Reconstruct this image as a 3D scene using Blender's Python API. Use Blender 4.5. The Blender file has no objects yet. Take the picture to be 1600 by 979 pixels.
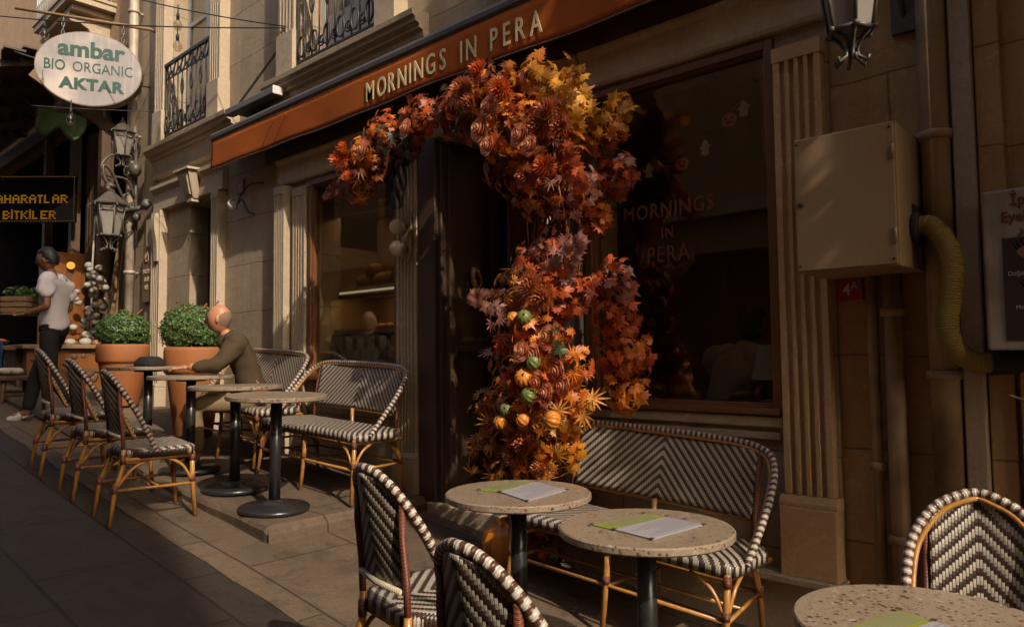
import bpy, math, random
import numpy as np
from mathutils import Vector, Matrix, Euler

rnd = random.Random(7)
scene = bpy.context.scene
COL = scene.collection

# ------------------------------------------------------------------ camera
cam_data = bpy.data.cameras.new("camera")
cam_data.sensor_width = 36.0
cam_data.lens = 36.0 * 1150.0 / 1600.0
cam_data.clip_start = 0.05
cam_data.clip_end = 500.0
cam = bpy.data.objects.new("camera", cam_data)
COL.objects.link(cam)
scene.camera = cam
YAW, PITCH, ROLL = math.radians(47.3), math.radians(3.23), math.atan(0.0098)
_fh = Vector((-math.cos(YAW), math.sin(YAW), 0)); _r0 = Vector((math.sin(YAW), math.cos(YAW), 0)); _z = Vector((0, 0, 1))
_fw = _fh * math.cos(PITCH) + _z * math.sin(PITCH)
_u0 = _z * math.cos(PITCH) - _fh * math.sin(PITCH)
_R = _r0 * math.cos(ROLL) - _u0 * math.sin(ROLL)
_U = _u0 * math.cos(ROLL) + _r0 * math.sin(ROLL)
cam.matrix_world = Matrix(((_R.x, _U.x, -_fw.x, 0), (_R.y, _U.y, -_fw.y, 0), (_R.z, _U.z, -_fw.z, 0), (0, 0, 0, 1)))

# ------------------------------------------------------------------ light
SUN_AZ, SUN_EL = math.radians(13.5), math.radians(38.5)      # azimuth measured off the facade line
sun_vec = Vector((math.cos(SUN_AZ) * math.cos(SUN_EL), -math.sin(SUN_AZ) * math.cos(SUN_EL), math.sin(SUN_EL)))
sd = bpy.data.lights.new("sun", 'SUN')
sd.energy = 2.7
sd.angle = math.radians(0.5)
sd.color = (1.0, 0.88, 0.74)
sun = bpy.data.objects.new("sun", sd)
COL.objects.link(sun)
sun.rotation_euler = (-sun_vec).to_track_quat('-Z', 'Y').to_euler()
world = bpy.data.worlds.new("World")
scene.world = world
world.use_nodes = True
wn = world.node_tree
wn.nodes.clear()
sky = wn.nodes.new("ShaderNodeTexSky")
sky.sky_type = 'NISHITA'
sky.sun_disc = False
sky.sun_elevation = SUN_EL
sky.sun_rotation = math.atan2(sun_vec.x, sun_vec.y)
sky.air_density = 1.0
sky.dust_density = 7.0
sky.ozone_density = 0.0
bg = wn.nodes.new("ShaderNodeBackground")
bg.inputs['Strength'].default_value = 0.15
wo = wn.nodes.new("ShaderNodeOutputWorld")
wn.links.new(sky.outputs[0], bg.inputs[0])
wn.links.new(bg.outputs[0], wo.inputs[0])
scene.view_settings.view_transform = 'Standard'
scene.view_settings.look = 'None'
scene.view_settings.exposure = 0.68
scene.view_settings.gamma = 1.0
scene.cycles.max_bounces = 8
scene.cycles.transparent_max_bounces = 16
scene.cycles.caustics_reflective = False
scene.cycles.caustics_refractive = False

# ------------------------------------------------------------------ materials
class NT:
    def __init__(s, name):
        s.m = bpy.data.materials.new(name); s.m.use_nodes = True
        s.t = s.m.node_tree; s.t.nodes.clear()
        s.out = s.n('OutputMaterial')
    def n(s, t, **kw):
        nd = s.t.nodes.new('ShaderNode' + t)
        for k, v in kw.items():
            if k.startswith('i_'):
                nd.inputs[k[2:].replace('_', ' ')].default_value = v
            else:
                setattr(nd, k, v)
        return nd
    def l(s, a, b): s.t.links.new(a, b)
    def math(s, op, a, b=None, c=None):
        nd = s.n('Math', operation=op)
        for i, x in enumerate((a, b, c)):
            if x is None: continue
            if isinstance(x, (int, float)): nd.inputs[i].default_value = x
            else: s.l(x, nd.inputs[i])
        return nd.outputs[0]
    def mix(s, fac, a, b, blend='MIX'):
        nd = s.n('Mix', data_type='RGBA', blend_type=blend)
        for i, x in ((0, fac), (6, a), (7, b)):
            if isinstance(x, (int, float)): nd.inputs[i].default_value = x
            elif isinstance(x, tuple): nd.inputs[i].default_value = (*x, 1)
            else: s.l(x, nd.inputs[i])
        return nd.outputs[2]
    def noise(s, scale, detail=4, rough=.55, vec=None, dist=0.):
        nd = s.n('TexNoise'); nd.inputs['Scale'].default_value = scale; nd.inputs['Detail'].default_value = detail
        nd.inputs['Roughness'].default_value = rough; nd.inputs['Distortion'].default_value = dist
        if vec is not None: s.l(vec, nd.inputs['Vector'])
        return nd.outputs['Fac']
    def ramp(s, fac, stops):
        nd = s.n('ValToRGB')
        e = nd.color_ramp.elements
        while len(e) < len(stops): e.new(.5)
        for k, (p, c) in enumerate(stops):
            e[k].position = p; e[k].color = (*c, 1) if len(c) == 3 else c
        s.l(fac, nd.inputs[0]); return nd.outputs[0]
    def obj(s): return s.n('TexCoord').outputs['Object']
    def uv(s): return s.n('TexCoord').outputs['UV']
    def xyz(s, v):
        nd = s.n('SeparateXYZ'); s.l(v, nd.inputs[0]); return nd.outputs
    def comb(s, x, y, z=0.):
        nd = s.n('CombineXYZ')
        for i, a in enumerate((x, y, z)):
            if isinstance(a, (int, float)): nd.inputs[i].default_value = a
            else: s.l(a, nd.inputs[i])
        return nd.outputs[0]
    def pbr(s, col, rough=.6, bump=None, bs=.3, bd=.01, metal=0., spec=.5, **kw):
        p = s.n('BsdfPrincipled')
        for k, x in (('Base Color', col), ('Roughness', rough), ('Metallic', metal), ('Specular IOR Level', spec)):
            if isinstance(x, tuple): p.inputs[k].default_value = (*x, 1)
            elif isinstance(x, (int, float)): p.inputs[k].default_value = x
            else: s.l(x, p.inputs[k])
        for k, x in kw.items(): p.inputs[k.replace('_', ' ')].default_value = x
        if bump is not None:
            b = s.n('Bump'); b.inputs['Strength'].default_value = bs; b.inputs['Distance'].default_value = bd
            s.l(bump, b.inputs['Height']); s.l(b.outputs[0], p.inputs['Normal'])
        s.l(p.outputs[0], s.out.inputs[0]); return p

def mat_plain(name, col, rough=.6, var=.25, scale=18, metal=0., spec=.5, bs=.15, bd=.004, dirt=None):
    """a painted / moulded surface with uneven tone and a little bump"""
    t = NT(name); o = t.obj()
    n1 = t.noise(scale, 5, .6, o); n2 = t.noise(scale * .17, 3, .6, o)
    lo = tuple(c * (1 - var) for c in col); hi = tuple(min(1, c * (1 + var * .6)) for c in col)
    c = t.mix(n1, lo, hi)
    if dirt is not None:
        f = t.ramp(n2, [(.48, (0, 0, 0)), (.68, (1, 1, 1))])
        c = t.mix(f, c, dirt)
        X = t.xyz(o); sk = t.noise(1, 5, .65, t.comb(t.math('MULTIPLY', X[0], 30), t.math('MULTIPLY', X[1], 30), t.math('MULTIPLY', X[2], 1.6)))
        c = t.mix(t.math('MULTIPLY', t.ramp(sk, [(.54, (0, 0, 0)), (.70, (1, 1, 1))]), .6), c, dirt)
        c = t.mix(t.ramp(t.noise(95, 3, .6, o), [(.69, (0, 0, 0)), (.73, (.8, .8, .8))]), c, tuple(x * .45 for x in dirt))
    r = t.math('MULTIPLY_ADD', n1, .2, rough - .1)
    t.pbr(c, r, bump=n1, bs=bs, bd=bd, metal=metal, spec=spec)
    return t.m

def mat_stone(name, base, blocks=None, rough=.85, stain=.5):
    t = NT(name); o = t.obj()
    n1 = t.noise(48, 8, .78, o); n2 = t.noise(3.2, 6, .65, o, .4); n3 = t.noise(11, 5, .6, o)
    c = t.mix(n1, tuple(x * .62 for x in base), tuple(x * 1.28 for x in base))
    f = t.ramp(n2, [(.42, (0, 0, 0)), (.75, (1, 1, 1))])
    c = t.mix(t.math('MULTIPLY', f, stain), c, tuple(x * y for x, y in zip(base, (.55, .48, .4))))
    pk = t.ramp(t.noise(7.5, 7, .7, o, .9), [(.57, (0, 0, 0)), (.63, (.6, .6, .6))])
    c = t.mix(pk, c, tuple(min(1, x * y) for x, y in zip(base, (1.22, 1.18, 1.12))))
    sp = t.ramp(t.noise(120, 3, .6, o), [(.68, (0, 0, 0)), (.74, (.7, .7, .7))])
    c = t.mix(sp, c, tuple(x * .4 for x in base))
    # vertical weather streaks
    X = t.xyz(o)
    st = t.noise(1, 4, .6, t.comb(t.math('MULTIPLY', X[0], 14), t.math('MULTIPLY', X[1], 14), t.math('MULTIPLY', X[2], .8)))
    c = t.mix(t.math('MULTIPLY', t.ramp(st, [(.52, (0, 0, 0)), (.75, (1, 1, 1))]), stain * .7), c, tuple(x * .6 for x in base))
    h = t.math('ADD', t.math('MULTIPLY', n1, .5), t.math('MULTIPLY', n3, .8))
    if blocks:
        bw, bh = blocks
        br = t.n('TexBrick'); br.offset = .5
        br.inputs['Scale'].default_value = 1.0; br.inputs['Mortar Size'].default_value = .006
        br.inputs['Brick Width'].default_value = bw; br.inputs['Row Height'].default_value = bh
        br.inputs['Mortar Smooth'].default_value = .4
        t.l(t.comb(t.math('ADD', X[0], t.math('MULTIPLY', t.noise(4, 3, .5, o), .03)), t.math('ADD', X[2], t.math('MULTIPLY', t.noise(5, 3, .5, o), .03))), br.inputs['Vector'])
        br.inputs['Color1'].default_value = (.8, .8, .8, 1); br.inputs['Color2'].default_value = (1, 1, 1, 1); br.inputs['Mortar'].default_value = (.45, .42, .4, 1)
        c = t.mix(.75, c, br.outputs['Color'], 'MULTIPLY')
        h = t.math('SUBTRACT', h, t.math('MULTIPLY', br.outputs['Fac'], 1.2))
    t.pbr(c, rough, bump=h, bs=.75, bd=.008, spec=.3)
    return t.m

def mat_pave(name, base, w, hgt, rot=0., mortar=.012):
    t = NT(name); o = t.obj()
    mp = t.n('Mapping'); mp.inputs['Rotation'].default_value = (0, 0, rot); t.l(o, mp.inputs[0]); v = mp.outputs[0]
    wv = t.n('VectorMath', operation='ADD'); t.l(v, wv.inputs[0])
    nn = t.n('TexNoise'); nn.inputs['Scale'].default_value = 2.5; t.l(o, nn.inputs[0])
    sc = t.n('VectorMath', operation='SCALE'); sc.inputs[3].default_value = .010; t.l(nn.outputs['Color'], sc.inputs[0]); t.l(sc.outputs[0], wv.inputs[1])
    br = t.n('TexBrick'); br.offset = .42; br.inputs['Scale'].default_value = 1
    br.inputs['Mortar Size'].default_value = mortar; br.inputs['Mortar Smooth'].default_value = .35
    br.inputs['Brick Width'].default_value = w; br.inputs['Row Height'].default_value = hgt
    br.inputs['Color1'].default_value = (.75, .75, .75, 1); br.inputs['Color2'].default_value = (1.05, 1.03, 1, 1); br.inputs['Mortar'].default_value = (.3, .28, .26, 1)
    t.l(wv.outputs[0], br.inputs['Vector'])
    n1 = t.noise(45, 8, .75, o); n2 = t.noise(1.7, 7, .7, o, .6); n3 = t.noise(17, 6, .7, o)
    c = t.mix(n1, tuple(x * .5 for x in base), tuple(x * 1.4 for x in base))
    c = t.mix(t.ramp(n2, [(.4, (0, 0, 0)), (.7, (.7, .7, .7))]), c, tuple(x * .62 for x in base))
    c = t.mix(t.ramp(n3, [(.62, (0, 0, 0)), (.72, (.6, .6, .6))]), c, tuple(min(1, x * 1.9) for x in base))
    c = t.mix(t.ramp(t.noise(6, 7, .75, o, .8), [(.50, (0, 0, 0)), (.62, (.75, .75, .75))]), c, tuple(x * .45 for x in base))
    c = t.mix(.85, c, br.outputs['Color'], 'MULTIPLY')
    h = t.math('SUBTRACT', t.math('ADD', t.math('MULTIPLY', n1, .5), n3), t.math('MULTIPLY', br.outputs['Fac'], 2.0))
    t.pbr(c, .8, bump=h, bs=.8, bd=.012, spec=.35)
    return t.m

def mat_weave(name, period, cell=.011, cream=(.38, .335, .26), dark=(.036, .016, .010), slope=1.0):
    t = NT(name); X = t.xyz(t.uv())
    u, v = X[0], X[1]
    k = t.math('FLOOR', t.math('DIVIDE', u, cell))
    uq = t.math('MULTIPLY_ADD', k, cell, cell * .5)
    ph = t.math('FRACT', t.math('DIVIDE', t.math('ADD', v, t.math('MULTIPLY', t.math('ABSOLUTE', uq), slope)), period))
    band = t.math('LESS_THAN', ph, .52)
    fu = t.math('FRACT', t.math('DIVIDE', u, cell))
    gap = t.math('SMOOTH_MIN', t.math('MULTIPLY', fu, 6), t.math('MULTIPLY', t.math('SUBTRACT', 1, fu), 6), .3)
    gap = t.math('MINIMUM', gap, 1)
    nz = t.noise(40, 3, .5, t.uv())
    cr = t.mix(nz, tuple(c * .75 for c in cream), tuple(min(1, c * 1.15) for c in cream))
    dk = t.mix(nz, tuple(c * .6 for c in dark), tuple(c * 1.5 for c in dark))
    c = t.mix(band, dk, cr)
    c = t.mix(gap, tuple(x * .6 for x in dark), c)
    # each band bulges along its strand
    b1 = t.math('ABSOLUTE', t.math('SUBTRACT', t.math('FRACT', t.math('MULTIPLY', ph, 2)), .5))
    h = t.math('SUBTRACT', t.math('MINIMUM', gap, 1), t.math('MULTIPLY', b1, 1.4))
    t.pbr(c, .42, bump=h, bs=.7, bd=.004, spec=.5)
    return t.m

def mat_wrap(name, period, a, b, duty=.52):
    """strands wound round a rod: V is the length along it"""
    t = NT(name); X = t.xyz(t.uv())
    ph = t.math('FRACT', t.math('DIVIDE', t.math('ADD', X[1], t.math('MULTIPLY', X[0], .004)), period))
    f = t.math('LESS_THAN', ph, duty)
    nz = t.noise(30, 3, .5, t.obj())
    c = t.mix(f, t.mix(nz, tuple(x * .6 for x in b), tuple(x * 1.4 for x in b)), t.mix(nz, tuple(x * .8 for x in a), tuple(min(1, x * 1.15) for x in a)))
    st = t.math('ABSOLUTE', t.math('SINE', t.math('MULTIPLY', X[1], math.pi / period * 3)))
    t.pbr(c, .4, bump=st, bs=.5, bd=.003)
    return t.m

def mat_bamboo(name):
    t = NT(name); o = t.obj(); X = t.xyz(o)
    n1 = t.noise(1, 4, .6, t.comb(t.math('MULTIPLY', X[0], 60), t.math('MULTIPLY', X[1], 60), t.math('MULTIPLY', X[2], 7)))
    n2 = t.noise(9, 4, .6, o)
    c = t.mix(n1, (.20, .075, .015), (.50, .25, .06))
    c = t.mix(t.ramp(n2, [(.55, (0, 0, 0)), (.7, (.8, .8, .8))]), c, (.09, .03, .008))
    t.pbr(c, .3, bump=n1, bs=.2, bd=.003)
    return t.m

def mat_leaf(name, col, var=.5, rough=.45, trans=.35):
    t = NT(name)
    g = t.n('NewGeometry')
    r = g.outputs['Random Per Island']
    n = t.noise(35, 3, .6, t.obj())
    c = t.mix(r, tuple(x * (1 - var) for x in col), tuple(min(1, x * (1 + var * .7)) for x in col))
    c = t.mix(t.math('MULTIPLY', n, .5), c, (col[0] * .5, col[1] * .32, col[2] * .3))
    p = t.pbr(c, rough)
    tr = t.n('BsdfTranslucent'); t.l(c, tr.inputs[0])
    mx = t.n('MixShader'); mx.inputs[0].default_value = trans
    t.l(p.outputs[0], mx.inputs[1]); t.l(tr.outputs[0], mx.inputs[2]); t.l(mx.outputs[0], t.out.inputs[0])
    return t.m

def mat_terrazzo():
    t = NT("terrazzo"); o = t.obj()
    w = t.n('VectorMath', operation='ADD'); t.l(o, w.inputs[0])
    nn = t.n('TexNoise'); nn.inputs['Scale'].default_value = 30; t.l(o, nn.inputs[0])
    sc = t.n('VectorMath', operation='SCALE'); sc.inputs[3].default_value = .02; t.l(nn.outputs['Color'], sc.inputs[0]); t.l(sc.outputs[0], w.inputs[1])
    c = t.mix(t.noise(25, 5, .6, o), (.19, .142, .094), (.26, .20, .138))
    hh = None
    for s_, thr, cols in ((62, .68, ((.05, .024, .014), (.12, .042, .018), (.03, .026, .02), (.34, .30, .23))), (105, .66, ((.10, .055, .03), (.30, .25, .18), (.05, .035, .025), (.20, .09, .04)))):
        v = t.n('TexVoronoi'); v.inputs['Scale'].default_value = s_; v.inputs['Randomness'].default_value = 1
        t.l(w.outputs[0], v.inputs['Vector'])
        hsv = t.n('SeparateColor'); t.l(v.outputs['Color'], hsv.inputs[0])
        pick = t.math('GREATER_THAN', hsv.outputs[0], thr)
        inner = t.math('LESS_THAN', v.outputs['Distance'], .42)
        f = t.math('MULTIPLY', pick, inner)
        cc = t.ramp(hsv.outputs[1], [(0, cols[0]), (.3, cols[1]), (.6, cols[2]), (.9, cols[3])])
        c = t.mix(f, c, cc)
    t.pbr(c, .35, spec=.5)
    return t.m

def mat_glass(name, tint=(.85, .85, .8), refl=1.0):
    t = NT(name)
    fr = t.n('Fresnel'); gm = t.n('NewGeometry')
    t.l(t.math('MULTIPLY_ADD', gm.outputs['Backfacing'], 1 / 1.5 - 1.5, 1.5), fr.inputs[0])
    n = t.noise(1.3, 2, .4, t.obj())
    b = t.n('Bump'); b.inputs['Strength'].default_value = .02; b.inputs['Distance'].default_value = .02; t.l(n, b.inputs['Height'])
    gl = t.n('BsdfGlossy'); gl.inputs['Roughness'].default_value = .015; t.l(b.outputs[0], gl.inputs['Normal'])
    tr = t.n('BsdfTransparent'); tr.inputs[0].default_value = (*tint, 1)
    f = t.math('MINIMUM', t.math('MULTIPLY_ADD', fr.outputs[0], 1.25 * refl, .015), 1)
    mx = t.n('MixShader'); t.l(f, mx.inputs[0]); t.l(tr.outputs[0], mx.inputs[1]); t.l(gl.outputs[0], mx.inputs[2])
    t.l(mx.outputs[0], t.out.inputs[0]); return t.m

def mat_emit(name, col, strength):
    t = NT(name); e = t.n('Emission'); e.inputs[0].default_value = (*col, 1); e.inputs[1].default_value = strength
    t.l(e.outputs[0], t.out.inputs[0]); return t.m

def mat_ribbed(name, col, period):
    t = NT(name); X = t.xyz(t.uv())
    s_ = t.math('ABSOLUTE', t.math('SINE', t.math('MULTIPLY', X[1], math.pi / period)))
    n = t.noise(9, 4, .6, t.obj())
    c = t.mix(n, tuple(x * .55 for x in col), col)
    c = t.mix(s_, tuple(x * .7 for x in col), c)
    t.pbr(c, .5, bump=s_, bs=.8, bd=.006); return t.m

def mat_fabric(name, col, var=.25, rough=.9, scale=700):
    t = NT(name); o = t.obj()
    n = t.noise(4, 5, .6, o); w = t.noise(scale, 2, .5, o)
    c = t.mix(n, tuple(x * (1 - var) for x in col), tuple(x * (1 + var * .5) for x in col))
    t.pbr(c, rough, bump=t.math('ADD', w, t.math('MULTIPLY', t.noise(14, 4, .6, o), 1.5)), bs=.4, bd=.004, spec=.2); return t.m

M = {}
M['wall'] = mat_stone('wall_stone', (.42, .325, .215), (.95, .46), stain=.45)
M['wall_up'] = mat_stone('upper_wall_stone', (.43, .335, .22), (1.15, .5), stain=.4)
M['pil'] = mat_stone('pilaster_stone', (.46, .365, .255), None, stain=.25)
M['trim'] = mat_stone('trim_stone', (.46, .365, .255), None, stain=.3)
M['wall_right'] = mat_stone('rough_stone', (.54, .34, .155), (.62, .42), stain=.6)
M['pil_warm'] = mat_stone('warm_shade_pilaster_stone', (.56, .365, .185), None, stain=.35)  # copy of the pilaster stone, warm light of the shaded end put into its colour
M['plaster'] = mat_stone('street_plaster', (.42, .28, .16), None, stain=.5)
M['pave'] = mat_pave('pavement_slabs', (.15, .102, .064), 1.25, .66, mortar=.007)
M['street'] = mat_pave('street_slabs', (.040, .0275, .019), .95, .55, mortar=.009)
M['wood'] = mat_plain('dark_window_wood', (.17, .072, .025), .4, .4, 30)
M['door_wood'] = mat_plain('door_wood', (.075, .045, .025), .45, .4, 30)
M['old_wood'] = mat_plain('weathered_wood', (.22, .13, .06), .7, .5, 25, bs=.4)
M['dark_wood'] = mat_plain('stall_wood', (.11, .055, .025), .6, .5, 25, bs=.3)
M['iron'] = mat_plain('black_iron', (.02, .019, .018), .3, .3, 40, spec=.6)
M['wrought'] = mat_plain('wrought_iron', (.035, .03, .026), .5, .4, 60)
M['lamp_iron'] = mat_plain('lamp_iron', (.085, .07, .055), .45, .5, 50)
M['grey_metal'] = mat_plain('grey_metal', (.15, .145, .13), .5, .3, 30, metal=.2)
M['pipe'] = mat_plain('painted_pipe', (.44, .36, .27), .5, .3, 12, dirt=(.2, .15, .1))
M['pipe_dark'] = mat_plain('dirty_pipe', (.36, .235, .115), .6, .35, 12, dirt=(.12, .08, .05))
M['box'] = mat_plain('cabinet_paint', (.30, .195, .10), .55, .15, 8, dirt=(.245, .155, .078))
M['terra'] = mat_plain('terracotta', (.33, .105, .026), .75, .35, 9, dirt=(.22, .10, .045), bs=.5)
M['soil'] = mat_plain('soil', (.04, .025, .015), .95, .5, 60, bs=.8, bd=.02)
M['awning'] = mat_fabric('awning_cloth', (.36, .085, .011))
M['awning_bar'] = mat_plain('awning_bar', (.11, .085, .065), .4, .25, 20, metal=.3)
M['awning_text'] = mat_plain('awning_lettering', (.64, .54, .28), .7, .12, 30)
M['sign_white'] = mat_plain('sign_white', (.255, .23, .22), .45, .1, 8, dirt=(.5, .42, .36))
M['sign_green'] = mat_plain('sign_green', (.007, .055, .036), .5, .15, 20)
M['sign_rim'] = mat_plain('sign_rim', (.2, .15, .1), .5, .3, 20)
M['weave'] = mat_weave('chair_weave', .050, .0095)
M['weave_bench'] = mat_weave('bench_weave', .046, .0085)
M['weave_seat'] = mat_weave('seat_weave', .052, .0095, slope=-1.0)
M['wrap'] = mat_wrap('hoop_wrap', .029, (.42, .375, .305), (.07, .028, .016))
M['wrap_brown'] = mat_wrap('brown_wrap', .012, (.20, .06, .03), (.10, .03, .015))
M['wrap_cream'] = mat_wrap('cream_wrap', .012, (.60, .53, .38), (.38, .31, .2))
M['bamboo'] = mat_bamboo('bamboo')
M['terrazzo'] = mat_terrazzo()
M['menu_green'] = mat_plain('menu_green', (.20, .21, .035), .5, .12, 6)
M['menu_white'] = mat_plain('menu_white', (.27, .25, .27), .5, .06, 6)
M['menu_print'] = mat_plain('faint_menu_print', (.17, .155, .15), .7, .1)
M['menu_edge'] = mat_plain('menu_edge', (.05, .04, .03), .5)
M['glass'] = mat_glass('shop_glass')
M['glass_pale'] = mat_plain('frosted_lantern_glass', (.24, .22, .185), .25, .2, 14)
M['globe'] = mat_plain('opal_globe', (.55, .46, .36), .2, .08, 5)
M['lit_globe'] = mat_plain('dusty_glass', (.62, .58, .5), .4, .2, 14)
M['brass'] = mat_plain('brass', (.36, .24, .12), .45, .25, 20, metal=.2)
M['interior'] = mat_plain('interior_paint', (.30, .20, .115), .8, .3, 4)
M['interior_floor'] = mat_plain('interior_floor', (.06, .04, .025), .7, .3, 6)
M['red_plate'] = mat_plain('red_plate', (.30, .022, .02), .4, .15, 20)
M['plate_text'] = mat_plain('plate_text', (.6, .55, .5), .5, .1)
M['hose'] = mat_ribbed('yellow_hose', (.36, .235, .035), .0085)
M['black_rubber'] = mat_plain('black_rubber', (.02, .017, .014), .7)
M['poster_frame'] = mat_plain('poster_frame', (.42, .37, .28), .6, .15, 12, dirt=(.2, .16, .1))
M['poster_dark'] = mat_plain('poster_dark', (.05, .03, .022), .5, .6, 7)
M['poster_skin'] = mat_plain('poster_skin', (.26, .13, .085), .5, .3, 9)
M['poster_red'] = mat_plain('poster_red_text', (.15, .03, .02), .5, .1)
M['l_orange'] = mat_leaf('orange_leaf', (.78, .24, .024))
M['l_red'] = mat_leaf('red_leaf', (.56, .11, .02))
M['l_yellow'] = mat_leaf('yellow_leaf', (.78, .36, .03))
M['l_pink'] = mat_leaf('dusty_pink_leaf', (.50, .24, .17))
M['l_brown'] = mat_leaf('russet_leaf', (.26, .07, .02))
M['l_green'] = mat_leaf('dull_green_leaf', (.065, .085, .03))
M['l_spike'] = mat_leaf('golden_spiky_leaf', (.60, .26, .04))
M['box_leaf'] = mat_leaf('box_leaf', (.11, .20, .055), .45, .4, .25)
M['olive_leaf'] = mat_leaf('oleander_leaf', (.12, .19, .09), .4, .4, .2)
M['rose'] = mat_leaf('rose_petal', (.86, .42, .23), .18, .5, .5)
M['mum'] = mat_leaf('chrysanthemum_petal', (.58, .20, .075), .35, .5, .3)
M['dahlia'] = mat_leaf('dahlia_petal', (.66, .14, .03), .35, .5, .3)
M['pumpkin'] = mat_plain('pumpkin_skin', (.55, .18, .018), .4, .3, 14)
M['gourd'] = mat_plain('gourd_skin', (.13, .15, .035), .45, .5, 30)
M['stalk'] = mat_plain('stalk', (.16, .11, .045), .8, .4, 40)
M['stem'] = mat_plain('dried_stem', (.25, .075, .02), .7, .5, 40)
M['ribbon'] = mat_fabric('black_ribbon', (.012, .012, .013), .3, .6)
M['skin'] = mat_plain('skin', (.42, .19, .10), .5, .15, 12)
M['skin_dark'] = mat_plain('tanned_skin', (.22, .095, .05), .5, .15, 12)
M['hair'] = mat_plain('black_hair', (.012, .010, .009), .5, .4, 60)
M['grey_hair'] = mat_plain('cropped_grey_hair', (.20, .11, .07), .8, .4, 80)
M['eye'] = mat_plain('eye', (.02, .015, .012), .2)
M['lip'] = mat_plain('lips', (.3, .09, .06), .5)
M['tee'] = mat_fabric('white_tee', (.60, .55, .57))
M['jacket'] = mat_fabric('brown_jacket', (.068, .046, .025))
M['trousers'] = mat_fabric('tan_trousers', (.24, .17, .09))
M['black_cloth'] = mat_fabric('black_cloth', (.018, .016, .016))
M['shoe'] = mat_plain('pale_shoe', (.5, .46, .42), .6)
M['dark_shoe'] = mat_plain('dark_shoe', (.05, .03, .02), .4)
M['cream_cloth'] = mat_fabric('cream_cloth', (.45, .4, .3))
M['counter_cloth'] = mat_fabric('counter_cloth', (.30, .285, .23))
M['bread'] = mat_plain('bread_crust', (.34, .16, .05), .7, .5, 20, bs=.6)
M['paper_orange'] = mat_plain('paper_orange', (.36, .10, .02), .8)
M['paper_white'] = mat_plain('paper_cream', (.40, .36, .22), .8)
M['paper_black'] = mat_plain('paper_black', (.006, .0055, .005), 1., spec=.08)
M['window_text'] = mat_plain('window_lettering', (.13, .048, .016), .6, .15)
M['neon'] = mat_emit('sign_bulbs', (1.0, .42, .02), .15)
M['warm_lamp'] = mat_emit('warm_lamp', (1.0, .40, .06), .8)
M['warm_dim'] = mat_emit('ceiling_lamp_glow', (1.0, .5, .16), 38.0)
M['garlic'] = mat_plain('garlic_skin', (.36, .32, .26), .6, .3, 20)
M['spice'] = mat_plain('spice_orange', (.42, .13, .015), .8, .5, 40, bs=.6)
M['blue'] = mat_fabric('blue_cloth', (.02, .06, .16))
M['green_cloth'] = mat_fabric('green_cloth', (.08, .12, .045))
M['orange_panel'] = mat_plain('varnished_panel', (.20, .07, .014), .4, .4, 9)
M['leather'] = mat_plain('brown_leather', (.14, .05, .022), .45, .35, 25)
M['wire'] = mat_plain('black_wire', (.01, .01, .01), .6)
M['clear'] = mat_glass('bulb_glass', (.85, .8, .72), 1.2)
M['white_paint'] = mat_plain('white_paint', (.58, .56, .53), .5, .08, 10)

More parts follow.
